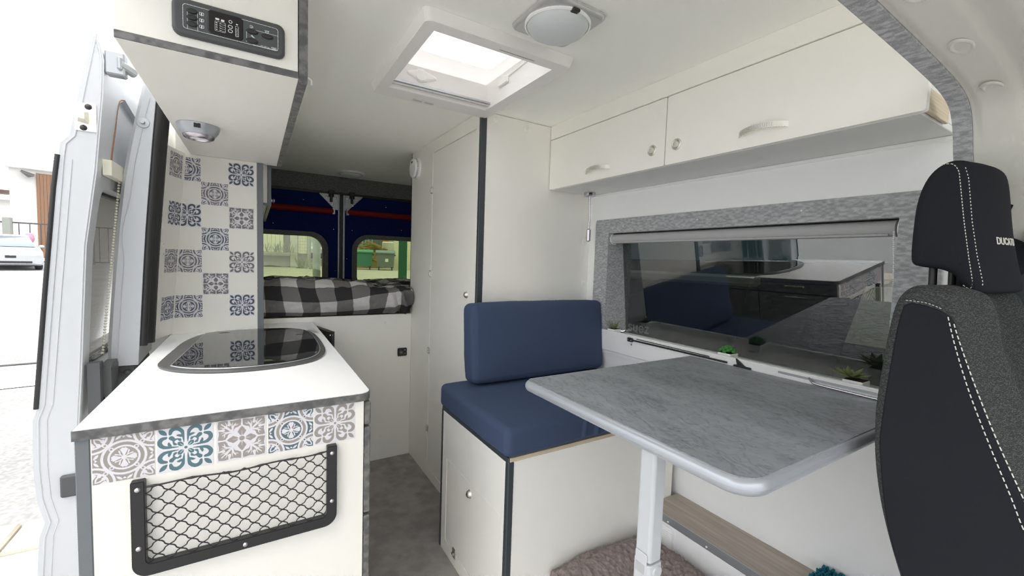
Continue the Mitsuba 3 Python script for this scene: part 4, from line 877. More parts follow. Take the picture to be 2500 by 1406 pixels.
# ================================================================ table
TB = thing('table', 'dark slate-look dining table with silver rounded edge and a folding leg', 'table')
TZ = 0.885
tp_ = []
for (cx, cy, r, a0) in ((0.663 + 0.055, 0.343 + 0.055, 0.055, 180), (1.440 - 0.05, 0.343 + 0.05, 0.05, 270), (1.440 - 0.012, 1.014 - 0.012, 0.012, 0), (0.663 + 0.03, 1.014 - 0.03, 0.03, 90)):
    for a in np.linspace(a0, a0 + 90, 12): tp_.append((cx + r * math.cos(math.radians(a)), cy + r * math.sin(math.radians(a))))
tpoly = Polygon(tp_)
dens = np.array([tpoly.exterior.interpolate(s, True).coords[0] for s in np.linspace(0, 1, 240)[:-1]])
obj('edge', pillow(dens, 0.032, 0.0155, frame([0, 0, TZ - 0.032], [1, 0, 0], [0, 1, 0]), n=7), SILVER, TB, smooth=40, label='silver rounded edge')
obj('top', ext(tpoly.buffer(-0.010), 0.0025, frame([0, 0, TZ - 0.0015], [1, 0, 0], [0, 1, 0])), SLATE, TB, label='dark grey slate-look top')
lg = obj('leg', pillow(np.array(rr(0.684, 0.722, 0.545, 0.585, 0.008).exterior.coords)[:-1], 0.235, 0.002, frame([0, 0, TZ - 0.033 - 0.235], [1, 0, 0], [0, 1, 0])), LEGW, TB, smooth=40, label='pale grey square leg')
obj('lower_leg', pillow(np.array(rr(0.682, 0.724, 0.543, 0.587, 0.009).exterior.coords)[:-1], 0.612, 0.003, frame([0, 0, 0.001], [1, 0, 0], [0, 1, 0])), LEGW, TB, smooth=40)
obj('hinge', [bx(0.6795, 0.684, 0.550, 0.580, 0.585, 0.635, 0.002), lathe([(0, 0.004), (0.012, 0.004), (0.013, 0)], [0.704, 0.5428, 0.598], (0, -1, 0), 20)], LEGW, TB)
obj('hinge_slot', [bx(0.6787, 0.680, 0.5535, 0.5765, 0.592, 0.612, 0)], BLINDG, TB)
obj('wall_rail', bx(1.428, 1.4395, 0.36, 1.0, 0.838, 0.851, 0.001), ALU, TB)

# ================================================================ roof hatch, lamps
scene['m_translucent'] = {'type': 'principledthin', 'base_color': rgb((0.93, 0.91, 0.90)), 'roughness': 0.5, 'diff_trans': 1.1}
HATCHT = 'm_translucent'
HT = thing('roof_hatch', 'square white roof hatch with open blind letting in daylight', 'roof hatch')
ho = rr(0.372, 0.842, 1.063, 1.636, 0.02)
zf = H - 0.001
hi_ = sbox(HX0, HY0, HX1, HY1)
fm = ext(ho.difference(hi_), 0.006, frame([0, 0, zf - 0.030], [1, 0, 0], [0, 1, 0]))
def skirt(o, i, z0, z1):
    a, b = np.array(o.exterior.coords)[:-1], np.array(i.exterior.coords)[:-1]
    N = len(a); V = np.vstack([np.c_[a, np.full(N, z0)], np.c_[b, np.full(N, z1)]]); F = []
    for k in range(N):
        l = (k + 1) % N; F += [[k, l, N + l], [k, N + l, N + k]]
    return trimesh.Trimesh(V, F, process=False)
obj('frame', [fm, skirt(rr(0.364, 0.850, 1.055, 1.644, 0.02), ho, zf, zf - 0.026)], HATCHW, HT)
# shaft walls widen slightly upwards to the dome
ztop = 1.925
w0, w1 = hi_.exterior.coords[:-1], sbox(HX0 + 0.01, HY0 + 0.01, HX1 - 0.01, HY1 - 0.02).exterior.coords[:-1]
for k in range(4):
    l = (k + 1) % 4
    q = [(*w0[k], zf - 0.03), (*w0[l], zf - 0.03), (*w1[l], ztop), (*w1[k], ztop)]
    c = np.array([*np.mean(hi_.exterior.coords[:-1], 0), 1.9]); P = np.array(q); nn = np.cross(P[1] - P[0], P[2] - P[0]); nn /= np.linalg.norm(nn)
    if nn @ (P.mean(0) - c) < 0: nn = -nn
    obj('shaft_wall', hull(np.vstack([P, P + nn * 0.008])), HATCHW, HT)
lip = sbox(HX0 - 0.01, HY0 - 0.01, HX1 + 0.01, HY1 + 0.01).difference(rr(HX0 - 0.05, HX1 - 0.058, HY0 - 0.05, HY1 - 0.14, 0.03))
obj('inner_lip', ext(lip, 0.010, frame([0, 0, ztop - 0.006], [1, 0, 0], [0, 1, 0])), HATCHT, HT)
obj('dome', bx(HX0 - 0.02, HX1 + 0.02, HY0 - 0.02, HY1 + 0.02, 1.975, 1.976, 0), CGLASS, HT)
obj('handle', [lathe([(0, 0.012), (0.020, 0.010), (0.024, 0)], [0.52, HY1 - 0.010, 1.893], (0, -1, 0), 24), hull(np.vstack([ball([0.475, HY1 - 0.010, 1.893], 0.008, 1).vertices, ball([0.575, HY1 - 0.010, 1.893], 0.008, 1).vertices, ball([0.525, HY1 - 0.012, 1.893], 0.024, 1, (1, 0.4, 1)).vertices]))], HATCHW, HT, smooth=40, label='oval turning handle')
for k in range(4):
    obj('blind_slat', bx(HX0 + 0.002, HX1 - 0.002, HY1 - 0.003 - 0.010 * (k + 1), HY1 - 0.004 - 0.010 * k, zf - 0.022 + 0.003 * (k % 2), zf - 0.014 + 0.003 * (k % 2), 0.001), (HATCHW, ALU)[k % 2], HT)
obj('side_arm', [tube([[HX1 - 0.008, 1.20, 1.905], [HX1 - 0.008, 1.38, 1.895]], 0.004, 8), bx(HX1 - 0.014, HX1 - 0.004, 1.36, 1.43, 1.875, 1.905, 0.004)], HATCHW, HT)
obj('grip', [bx(0.515, 0.552, 1.602, 1.614, zf - 0.0335, zf - 0.029, 0.001), bx(0.560, 0.597, 1.602, 1.614, zf - 0.0335, zf - 0.029, 0.001)], mat('m_grip_grey', pr((0.5, 0.5, 0.47), 0.5, 0.3)), HT)
obj('front_groove', bx(0.60, 0.72, HY0 - 0.016, HY0 - 0.014, zf - 0.0312, zf - 0.029, 0), mat('m_groove_grey', pr((0.3, 0.3, 0.3), 0.5, 0.3)), HT)
CL = thing('ceiling_lamp', 'round frosted ceiling lamp on a square silver plate in front of the roof hatch', 'lamp')
lc = [0.674, 0.918]
th_ = math.radians(4)
plate = affinity.rotate(rr(lc[0] - 0.092, lc[0] + 0.092, lc[1] - 0.092, lc[1] + 0.092, 0.022), 0, origin=lc)
obj('plate', pillow(np.array([plate.exterior.interpolate(s, True).coords[0] for s in np.linspace(0, 1, 81)[:-1]]), 0.018, 0.009, frame([0, 0, H - 0.0185], [1, 0, 0], [0, 1, 0]), r0=0.012, n=5), mat('m_lamp_plate', pr((0.55, 0.55, 0.55), 0.35, 0.5, 0.4)), CL, smooth=40)
obj('diffuser', lathe([(0.0, -0.052), (0.03, -0.050), (0.055, -0.043), (0.072, -0.033), (0.080, -0.022), (0.081, -0.016), (0, -0.016)], [lc[0], lc[1], H], (0, 0, 1), 48), DIFF, CL, smooth=35, label='frosted dome')
obj('ring', lathe([(0.080, -0.016), (0.086, -0.016), (0.086, -0.021), (0.0815, -0.024), (0.080, -0.016)], [lc[0], lc[1], H], (0, 0, 1), 48), PLASW, CL, smooth=35)
obj('switch', bx(0.655, 0.676, 0.828, 0.848, H - 0.026, H - 0.018, 0.002), BLACKP, CL, label='black switch')
CL2 = thing('ceiling_lamp', 'flat round ceiling lamp above the bed near the rear doors', 'lamp')
obj('plate', lathe([(0, 0), (0.10, 0), (0.10, -0.012), (0.094, -0.016), (0, -0.016)], [0.632, 3.44, H - 0.0002], (0, 0, 1), 40), HATCHW, CL2, smooth=35)
obj('diffuser', lathe([(0, -0.040), (0.05, -0.036), (0.075, -0.026), (0.082, -0.016), (0, -0.016)], [0.632, 3.44, H], (0, 0, 1), 40), DIFF, CL2, smooth=35)

# ================================================================ front passenger seat
ST_ = thing('front_seat', 'black and grey front seat with white stitching and headrest at the end of the table', 'seat')
f2d, w2d = np.array([0.0, -1.0]), np.array([1.0, 0.0])   # forward, across (away from the aisle)
SP0 = np.array([1.0, 0.275])
def sframe(off): # local (t forward, z) and the distance across -> world
    o = SP0 + w2d * off
    A = np.eye(4); A[:3, 0] = [*f2d, 0]; A[:3, 1] = [0, 0, 1]; A[:3, 2] = [*w2d, 0]; A[:3, 3] = [*o, 0]; return A
def fixdir(m_):
    if m_.volume < 0: m_.invert()
    return m_
def inset_at(a, Wd, rn, rf):
    if a < rn: return rn - math.sqrt(max(0, rn * rn - (rn - a) ** 2))
    if a > Wd - rf: return rf - math.sqrt(max(0, rf * rf - (a - Wd + rf) ** 2))
    return 0.0
def padded(poly, Wd, rn, rf, bulge, A, n=26):
    "side profile swept across the seat with rounded rims; bulge(a) pushes the forward side out"
    P = np.asarray(poly, float)
    if not Polygon(P).exterior.is_ccw: P = P[::-1]
    e = np.roll(P, -1, 0) - P; nn = np.stack([e[:, 1], -e[:, 0]], 1); nn /= np.linalg.norm(nn, axis=1)[:, None] + 1e-12
    vn = nn + np.roll(nn, 1, 0); vn /= np.linalg.norm(vn, axis=1)[:, None] + 1e-12
    aa = np.unique(np.r_[rn * (1 - np.cos(np.linspace(0, math.pi / 2, 7))), np.linspace(rn, Wd - rf, n), Wd - rf * (1 - np.cos(np.linspace(0, math.pi / 2, 9)))])
    V = [np.c_[P - vn * inset_at(x, Wd, rn, rf) + np.c_[np.maximum(vn[:, 0], 0) * bulge(x), np.zeros(len(P))], np.full(len(P), x)] for x in aa]
    N, K = len(P), len(V); c = Polygon(P).representative_point().coords[0]
    V = np.vstack(V + [[[*c, aa[0]]], [[*c, aa[-1]]]]); F = []
    for i in range(K - 1):
        for k in range(N):
            l = (k + 1) % N
            F += [[i * N + k, i * N + l, (i + 1) * N + l], [i * N + k, (i + 1) * N + l, (i + 1) * N + k]]
    for k in range(N):
        l = (k + 1) % N; F += [[len(V) - 2, l, k], [len(V) - 1, (K - 1) * N + k, (K - 1) * N + l]]
    m_ = trimesh.Trimesh(V, F, process=False); m_.apply_transform(A)
    return fixdir(m_)
back = spline([(0.105, 0.48), (0.057, 0.60), (0.023, 0.68), (-0.008, 0.78), (-0.025, 0.87), (-0.031, 0.95), (-0.030, 1.009), (-0.024, 1.104), (-0.017, 1.166), (-0.007, 1.193), (0.011, 1.208), (0.040, 1.208), (0.060, 1.196),
               (0.072, 1.160), (0.081, 1.112), (0.103, 1.045), (0.130, 0.970), (0.158, 0.903), (0.20, 0.82), (0.24, 0.73), (0.285, 0.64), (0.33, 0.54), (0.33, 0.47), (0.2, 0.455)], 4, True)
bol = lambda a: 0.026 * (math.exp(-((a - 0.085) / 0.045) ** 2) + math.exp(-((a - 0.30) / 0.045) ** 2)) * min(1, a / 0.02)
obj('backrest', padded(back, 0.385, 0.014, 0.07, bol, sframe(0.0)), HEATH, ST_, smooth=40, label='grey heather backrest')
pan = Polygon(spline([(0.110, 0.50), (0.031, 0.681), (0.002, 0.77), (-0.017, 0.895), (-0.018, 0.95), (-0.015, 1.021), (-0.008, 1.129), (-0.001, 1.172), (0.005, 1.177), (0.027, 1.174), (0.049, 1.166), (0.064, 1.152), (0.074, 1.112), (0.096, 1.044), (0.124, 0.968),
                      (0.152, 0.902), (0.192, 0.82), (0.232, 0.73), (0.30, 0.60), (0.25, 0.50)], 4, True)).buffer(0)
pd = np.array([pan.exterior.interpolate(s, True).coords[0] for s in np.linspace(0, 1, 121)[:-1]])
obj('side_panel', fixdir(pillow(pd, 0.008, 0.004, sframe(-0.004), n=4)), SEATB, ST_, smooth=40, label='black twill side panel')
def stitches(pts, off, L=0.0062, gap=0.0036, r=0.0009):
    P = spline(pts, 24); s_ = np.r_[0, np.cumsum(np.linalg.norm(np.diff(P, axis=0), axis=1))]; out = []
    A = sframe(off); k = 0.0
    while k + L < s_[-1]:
        q = np.array([[np.interp(u_, s_, P[:, 0]), np.interp(u_, s_, P[:, 1]), 0.0] for u_ in (k, k + L / 2, k + L)])
        out.append(tube(trimesh.transform_points(q, A), r, 5)); k += L + gap
    return cat_(out)
obj('stitching', [stitches([(0.057, 1.158), (0.070, 1.106), (0.091, 1.036), (0.119, 0.958), (0.145, 0.890), (0.161, 0.846), (0.186, 0.79), (0.226, 0.705)], -0.0045),
                  stitches([(0.0645, 1.147), (0.075, 1.112), (0.0975, 1.045), (0.1245, 0.972), (0.152, 0.905), (0.170, 0.862), (0.196, 0.80), (0.236, 0.715)], -0.0030)], THREAD, ST_, kind='stuff', label='white double stitching')
obj('top_stitching', stitches([(0.001, 1.1805), (0.028, 1.1785), (0.051, 1.169)], -0.0020, 0.003, 0.002, 0.0006), THREAD, ST_, kind='stuff')
hoff = 0.10
HW, HN, HF = 0.235, 0.014, 0.085
head = spline([(-0.028, 1.262), (-0.029, 1.30), (-0.027, 1.363), (-0.018, 1.405), (-0.003, 1.430), (0.018, 1.441), (0.032, 1.434), (0.041, 1.405), (0.051, 1.326), (0.061, 1.267), (0.072, 1.216), (0.070, 1.199), (0.058, 1.198),
               (0.043, 1.214), (0.033, 1.230), (0.014, 1.239), (-0.012, 1.243), (-0.024, 1.248)], 5, True)
hb = lambda a: 0.030 * math.sin(math.pi * min(1, max(0, a / 0.22))) ** 0.8
HD = obj('headrest', padded(head, HW, HN, HF, hb, sframe(hoff), 30), SEATB, ST_, smooth=40, label='black headrest')
def front_stitch(a):
    zz = np.linspace(1.425, 1.212, 70); out = []
    tt = np.interp(zz, [1.199, 1.216, 1.267, 1.326, 1.405, 1.43], [0.070, 0.072, 0.061, 0.051, 0.041, 0.034]) + 0.985 * (hb(a) - inset_at(a, HW, HN, HF)) + 0.0004
    P_ = trimesh.transform_points(np.c_[tt, zz, np.full(70, a)], sframe(hoff))
    return cat_([tube(P_[i:i + 2] , 0.0007, 5) for i in range(0, 69, 2)])
obj('stitching', [stitches([(0.006, 1.4345), (0.020, 1.433), (0.0285, 1.42), (0.032, 1.401), (0.0425, 1.326), (0.052, 1.267), (0.0605, 1.216), (0.057, 1.2055), (0.048, 1.212)], hoff + 0.0006, 0.0036, 0.0022, 0.0007),
                  front_stitch(0.005)], THREAD, HD, kind='stuff', label='white double stitching')
lt = meshkit.text_mesh('DUCATO', 0.0125, 0.0008, True).subdivide()
lv = np.array(lt.vertices); lw_ = lv[:, 0].max()
la = 0.044 + lv[:, 0] / lw_ * 0.068; lz_ = 1.287 + lv[:, 1]
tz = np.interp(lz_, [1.216, 1.267, 1.326, 1.405], [0.072, 0.061, 0.051, 0.041])
lf = tz + 0.985 * np.array([hb(x) - inset_at(x, HW, HN, HF) for x in la]) + 0.0003 + lv[:, 2]
lt.vertices = trimesh.transform_points(np.c_[lf, lz_, la], sframe(hoff))
obj('lettering', lt, THREAD, HD, label='silver embroidered letters')
for a in (0.042, 0.165):
    pb, pt = trimesh.transform_points([[-0.001, 1.198, a], [-0.003, 1.262, a]], sframe(hoff))
    obj('post', tube([pb, pt], 0.0062, 14), BLACKP, ST_, smooth=50, label='headrest post')
    obj('post_collar', lathe([(0, 0.007), (0.010, 0.007), (0.012, 0.006), (0.021, 0.003), (0.022, 0.0), (0, 0.0)], [pb[0], pb[1], 1.200], (0, 0, 1), 24), BLACKP, ST_, smooth=40)
obj('cushion', rbox(0.95, 1.34, -0.36, 0.15, 0.36, 0.50, 0.05), HEATH, ST_, smooth=40)
obj('pedestal', bx(0.98, 1.30, -0.28, 0.12, 0.0, 0.365, 0.01), BLACKP, ST_)

# ================================================================ sliding door (open, slid back outside the van)
SD = thing('sliding_door', 'white sliding side door of the van, slid open outside the kitchen', 'van door')
dout = [(-0.420, 1.874), (-0.450, 1.70), (-0.474, 1.561), (-0.494, 1.535), (-0.500, 1.49), (-0.532, 1.10), (-0.560, 0.746), (-0.574, 0.70), (-0.577, 0.55), (-0.572, 0.45), (-0.557, 0.375), (-0.570, 0.33), (-0.578, 0.20), (-0.575, -0.10), (-0.56, -0.30)]
din = [(-0.47, -0.30), (-0.480, 0.2), (-0.478, 0.60), (-0.463, 0.848), (-0.444, 1.231), (-0.416, 1.46), (-0.396, 1.70), (-0.392, 1.80), (-0.400, 1.850)]
dpoly = Polygon(dout + din)
def to_manifold(m_):
    import manifold3d
    m_.merge_vertices()
    return manifold3d.Manifold(manifold3d.Mesh(vert_properties=np.asarray(m_.vertices, np.float32), tri_verts=np.asarray(m_.faces, np.uint32)))
dm = ext(dpoly, 1.15, frame([0, 1.8 + 1.15, 0], [1, 0, 0], [0, 0, 1]))
wh = ext(rr(1.862, 2.86, 0.80, 1.425, 0.06), 0.4, frame([-0.75, 0, 0], [0, 1, 0], [0, 0, 1]))
rec = hullpts(*[(x, y, z) for x in (-0.30, -0.412) for y, z in ((1.93, 1.50), (2.80, 1.50), (2.80, 1.66), (2.05, 1.755), (1.97, 1.72))])
dmm = to_manifold(dm) - to_manifold(wh)
dmm = dmm - to_manifold(rec)
obj('shell', dmm, VANW, SD, smooth=25)
obj('outer_ridge', [tube([[x + 0.012, 1.7995, z] for x, z in dout[:13]], 0.0025, 8), tube([[x + 0.030, 1.7995, z] for x, z in dout[4:13]], 0.0018, 8), tube([[x - 0.006, 1.7995, z] for x, z in din[1:]], 0.0025, 8)], VANW, SD, smooth=50)
obj('glass_edge', tube([[x - 0.004, 1.800, z] for x, z in [(-0.497, 1.50), (-0.508, 1.40), (-0.533, 1.10), (-0.562, 0.735)]], 0.006, 8), BLACKP, SD, smooth=50, label='black outer edge of the window')
def dx(z, f): return np.interp(z, [0.70, 1.1, 1.49], [-0.575, -0.532, -0.500]) * (1 - f) + f * np.interp(z, [0.70, 1.1, 1.49], [-0.472, -0.451, -0.413])
gp = np.array([[(dx(z, 0.25), y, z) for y in (1.85, 2.88)] for z in np.linspace(0.79, 1.44, 8)])
obj('window', grid(gp), DGLASS, SD, label='dark window glass')
gz = np.linspace(0.80, 1.43, 10)
obj('window_seal', [tube([[dx(z, 0.35), 1.868, z] for z in gz], 0.008, 8), tube([[dx(1.42, 0.35), y, 1.42] for y in (1.86, 2.3, 2.86)], 0.009, 8), tube([[dx(0.80, 0.35), y, 0.805] for y in (1.86, 2.3, 2.86)], 0.009, 8)], RUBBER, SD, smooth=50)
lp = obj('latch', [bx(-0.462, -0.412, 1.7965, 1.7995, 1.578, 1.662, 0.001)], NICKEL, SD, label='metal latch plate')
obj('striker', hullpts((-0.455, 1.797, 1.605), (-0.430, 1.797, 1.600), (-0.455, 1.797, 1.640), (-0.430, 1.797, 1.636), (-0.448, 1.775, 1.612), (-0.434, 1.775, 1.610), (-0.448, 1.775, 1.632), (-0.434, 1.775, 1.630)), CREAM, lp)
for x, z in ((-0.430, 1.652), (-0.442, 1.588)): obj('screw', lathe([(0, 0.005), (0.004, 0.004), (0.006, 0.002), (0.0085, 0)], [x, 1.7965, z], (0, -1, 0), 16), BLACKP, lp, smooth=40)
obj('guide_bracket', [bx(-0.392, -0.345, 1.80, 1.84, 1.765, 1.835, 0.004), bx(-0.362, -0.35, 1.79, 1.81, 1.78, 1.82, 0.004), tube([[-0.36, 1.80, 1.80], [-0.33, 1.84, 1.79]], 0.014, 12)], ALU, SD, label='metal roller guide')
obj('stop_pad', [rbox(-0.519, -0.455, 1.786, 1.803, 0.447, 0.518, 0.008)], DGREYP, SD, smooth=40, label='dark grey rubber stop')
obj('trim_seam', tube(spline([[-0.396, 2.05, 1.755], [-0.396, 1.97, 1.72], [-0.402, 1.945, 1.62], [-0.409, 1.93, 1.53], [-0.411, 1.94, 1.505]], 8), 0.003, 6), BBRN, SD, smooth=50)
obj('handle', [hullpts(*[(x, y, z) for x in (-0.455, -0.425) for y, z in ((1.81, 0.86), (1.845, 0.86), (1.86, 0.70), (1.81, 0.66))]),
               hullpts(*[(x, y, z) for x in (-0.43, -0.405) for y, z in ((1.84, 0.835), (1.86, 0.85), (1.915, 0.85), (1.93, 0.83), (1.915, 0.77), (1.86, 0.735), (1.84, 0.74))]),
               hullpts(*[(x, y, z) for x in (-0.42, -0.38) for y, z in ((1.82, 0.73), (1.87, 0.745), (1.99, 0.80), (2.00, 0.785), (1.88, 0.70), (1.82, 0.66))])], DGREYP, SD, label='black inner handle')
# roller blind bracket and bead chain on the door
DB = thing('door_blind', 'cream blind end bracket with a bead chain on the open sliding door', 'blind')
br = unary_union([sbox(1.845, 1.458, 2.10, 1.508), disc(2.10, 1.483, 0.025)]).buffer(-0.003).buffer(0.003)
obj('end_bracket', ext(br, 0.022, frame([-0.413, 0, 0], [0, 1, 0], [0, 0, 1])), CREAM, DB)
obj('tube', tube([[-0.402, 2.128, 1.481], [-0.402, 2.7, 1.481]], 0.010, 12), BLINDG, DB, smooth=50)
bd = []
for y0, y1, zt, zb in ((1.985, 1.955, 1.455, 0.865), (2.045, 2.025, 1.455, 0.872)):
    n_ = int((zt - zb) / 0.0098)
    for k in range(n_):
        s = k / (n_ - 1); z = zt + (zb - zt) * s
        bd.append(ball([np.interp(z, [0.85, 1.46], [-0.452, -0.402]), y0 + (y1 - y0) * s, z], 0.0042, 1))
obj('bead_chain', cat_(bd), CREAM, DB, smooth=True, kind='stuff', label='cream bead chain loop')
obj('chain_holder', [lathe([(0, 0.006), (0.014, 0.006), (0.016, 0)], [-0.455, 1.965, 0.862], (1, 0, 0), 20), bx(-0.466, -0.455, 1.90, 1.97, 0.855, 0.872, 0.003)], CLEARP, DB)

# ================================================================ outside
def gz_(r): return -0.42 + 0.78 * np.clip((r - 4.0) / 26.0, 0, 1)
xs = np.r_[-70, -50, -38, np.linspace(-32, 32, 65), 38, 50, 70]; ysg = np.r_[-40, -20, -10, np.linspace(-6, 44, 51), 55, 80]
GX, GY = np.meshgrid(xs, ysg)
ground = np.stack([GX, GY, gz_(np.hypot(GX, GY))], -1)
gk = struct('ground', grid(ground), ASPH, 'light grey asphalt of the yard outside the van', 'ground', smooth=True)
def gz_at(x, y): return float(gz_(math.hypot(x, y)))
def strip(poly_pts, dz=0.008):
    P = np.array([(x, y, gz_at(x, y) + dz) for x, y in poly_pts]); n_ = len(P) // 2
    return grid(np.stack([P[:n_], P[n_:]], 0))
# pale concrete apron left of the van, with kerb stones near the door
def band(a, b, w, n_=24, bow=0.0):
    a, b = np.array(a, float), np.array(b, float); d = (b - a) / np.linalg.norm(b - a); nn = np.array([-d[1], d[0]])
    s = np.linspace(0, 1, n_); c = a + np.outer(s, b - a) + np.outer(np.sin(s * math.pi) * bow, nn)
    return [tuple(p) for p in c + nn * w / 2] + [tuple(p) for p in c - nn * w / 2]
obj('line', strip(band((-7.0, 6.3), (-0.9, 7.3), 0.9)), LINEW, gk, label='wide pale concrete strip')
obj('line', strip(band((-2.3, -4.0), (-1.9, 3.4), 0.12)), LINEW, gk, label='white painted road line')
obj('gutter', strip(band((-9, 6.95), (-0.9, 7.95), 0.05), 0.012), CARD, gk)
KB = thing('kerb', 'weathered pale kerb stones on the ground outside the open side door', 'kerb')
g = np.random.default_rng(11)
for row, (y0, y1, w) in enumerate(((3.16, 3.50, 0.62), (2.62, 3.14, 0.48))):
    x = -0.62 - 0.2 * row
    while x > -4.6:
        ww = w * g.uniform(0.85, 1.15); z = gz_at(x - ww / 2, (y0 + y1) / 2)
        st = bx(x - ww + 0.012, x, y0 + g.uniform(-.01, .01), y1 + g.uniform(-.01, .01), z - 0.05, z + 0.03 + g.uniform(0, 0.012), 0.012)
        obj('stone', st, STONE, KB); x -= ww
CAM = lambda u, v: CAM_R @ np.array([(u - 1250) / 1027.4, 1, -(v - 703) / 1027.4])
def at(u, r, z=0.0):
    d = CAM(u, 640)[:2]; d /= np.linalg.norm(d); p = d * r; return np.array([p[0], p[1], gz_at(*p) + z])
def place(m_, u, r, ang=0.0, z=0.0):
    "turn a mesh modelled facing -y towards the van and set it out at bearing u, distance r"
    o = at(u, r, z); d = o[:2] / np.linalg.norm(o[:2]); a = math.atan2(d[1], d[0]) - math.pi / 2 + ang
    m2 = cat_(m_) if isinstance(m_, (list, tuple)) else m_.copy(); m2.apply_transform(trimesh.transformations.rotation_matrix(a, [0, 0, 1])); m2.apply_translation(o); return m2
# parked silver car
CA = thing('parked_car', 'silver hatchback parked by the fence outside the open side door', 'car')
def car_part(name, m_, mt, lab=None, sm=40): return obj(name, place(m_, 26, 25.2, 0.06), mt, CA, smooth=sm, label=lab)
sil = [(-0.0, 0.30), (-0.02, 0.62), (0.12, 0.78), (0.75, 0.90), (1.0, 0.95), (1.6, 1.36), (1.9, 1.43), (2.7, 1.42), (3.4, 1.18), (3.75, 0.95), (3.8, 0.35), (3.3, 0.22), (0.3, 0.22)]
body = trimesh.util.concatenate([hullpts(*[(x, y, z) for x in (-0.86, 0.86) for y, z in ((0.08, 0.22), (0.0, 0.40), (0.02, 0.62), (0.16, 0.74), (1.05, 0.93), (3.6, 0.96), (3.8, 0.60), (3.75, 0.25))] + [(x, -0.06, z) for x in (-0.6, 0.6) for z in (0.30, 0.60)])])
car_part('body', body, CARS)
car_part('roof', hullpts(*[(x, y, z) for x, y, z in ((-0.56, 1.75, 1.43), (0.56, 1.75, 1.43), (-0.58, 2.7, 1.43), (0.58, 2.7, 1.43), (-0.62, 1.62, 1.36), (0.62, 1.62, 1.36), (-0.66, 3.2, 1.24), (0.66, 3.2, 1.24))]), CARS)
car_part('windscreen', hullpts((-0.74, 1.0, 0.94), (0.74, 1.0, 0.94), (-0.61, 1.63, 1.365), (0.61, 1.63, 1.365), (-0.78, 3.4, 0.96), (0.78, 3.4, 0.96), (-0.65, 3.1, 1.28), (0.65, 3.1, 1.28)), CARG, 'bluish windscreen')
car_part('grille', [bx(-0.14, 0.14, -0.075, -0.05, 0.50, 0.60, 0.03), bx(-0.55, 0.55, -0.075, -0.05, 0.30, 0.38, 0.01)], CARD)
for s in (-1, 1):
    car_part('headlight', hullpts((s * 0.45, -0.05, 0.60), (s * 0.80, 0.03, 0.64), (s * 0.80, 0.0, 0.52), (s * 0.5, -0.062, 0.52), (s * 0.6, 0.05, 0.58)), CARG)
    for yy in (0.72, 3.1): car_part('wheel', lathe([(0, -0.1), (0.26, -0.1), (0.30, -0.06), (0.30, 0.06), (0.26, 0.1), (0, 0.1)], [s * 0.78, yy, 0.30], (1, 0, 0), 24), CARD)
    car_part('mirror', ball([s * 0.92, 1.15, 0.97], 0.09, 1, (1, 0.6, 0.7)), CARS)
car_part('bumper', hullpts(*[(x, y, z) for x in (-0.8, 0.8) for y, z in ((-0.03, 0.36), (-0.03, 0.26), (0.2, 0.2), (0.2, 0.36))]), CARS)
car_part('emblem', lathe([(0, 0.012), (0.05, 0.010), (0.06, 0)], [0, -0.06, 0.55], (0, -1, 0), 16), CHROME)
# fence
FN = thing('railing', 'dark metal railing with posts behind the parked car', 'fence')
fa, fb = np.array([-15.5, 26.0]), np.array([-3.2, 30.5]); fd = (fb - fa) / np.linalg.norm(fb - fa); L_ = np.linalg.norm(fb - fa)
fz0 = 0.25
for z in (0.18, 1.95): obj('rail', obox([*fa, fz0 + z], [*(fd * L_), 0], [-0.04 * fd[1], 0.04 * fd[0], 0], [0, 0, 0.06], 0.004), FENCE, FN)
bar = bx(-0.014, 0.014, -0.014, 0.014, 0.2, 1.96, 0.003); bply = mikit.ply(bar, FENCE)
post = bx(-0.13, 0.13, -0.13, 0.13, -0.1, 2.2, 0.02); pply = mikit.ply(post, BGREYW)
for k in range(int(L_ / 0.33)):
    p = fa + fd * (k * 0.33 + 0.1)
    obj('post' if k % 8 == 3 else 'bar', {**(pply if k % 8 == 3 else bply), 'to_world': T4().translate([p[0], p[1], fz0])}, None, FN)
HY = thing('pink_bollard', 'pink bollard in front of the railing behind the parked car', 'bollard')
hpz = at(74, 29.35)
obj('post', lathe([(0, 0), (0.10, 0), (0.10, 1.0), (0.09, 1.05), (0, 1.05)], hpz, (0, 0, 1), 16), MAGENTA, HY)
obj('cap', lathe([(0.0, 1.45), (0.10, 1.42), (0.16, 1.28), (0.17, 1.15), (0.12, 1.02), (0, 1.0)], hpz, (0, 0, 1), 16), MAGENTA, HY, smooth=40)
# white building with brown cladding, lower house
BL = thing('white_building', 'white flat-roofed building with brown cladding behind the railing', 'building')
def bpart(nm, u, r, m_, mt, par, ang=0.0): return obj(nm, place(m_, u, r, ang), mt, par)
BU, BR = 130, 44.0
bpart('wall', BU, BR, bx(-1.86, 14.0, 0, 12, -0.5, 6.1, 0.02), BWALL, BL)
bpart('roof_edge', BU, BR, bx(-2.0, 14.1, -0.25, 12, 6.0, 6.3, 0.02), BWALL, BL)
bpart('cladding', BU, BR, bx(-0.66, 0.66, -0.08, 0.0, -0.4, 5.8, 0.0), BBRN, BL)
for k in range(8): bpart('cladding_board', BU, BR, bx(-0.65 + k * 0.163, -0.50 + k * 0.163, -0.11, -0.07, -0.4, 5.75, 0.005), BBRN, BL)
bpart('wall_lamp', BU, BR, hullpts((-1.35, -0.45, 5.75), (-0.75, -0.5, 5.5), (-1.3, -0.1, 5.9), (-0.7, -0.1, 5.7), (-1.0, -0.5, 5.4)), FENCE, BL)
HS = thing('low_house', 'low white house with a pale tiled roof at the far left behind the railing', 'house')
bpart('wall', 0, 62, bx(-9, 1.6, 0, 8, -0.5, 5.2, 0.02), BWALL, HS)
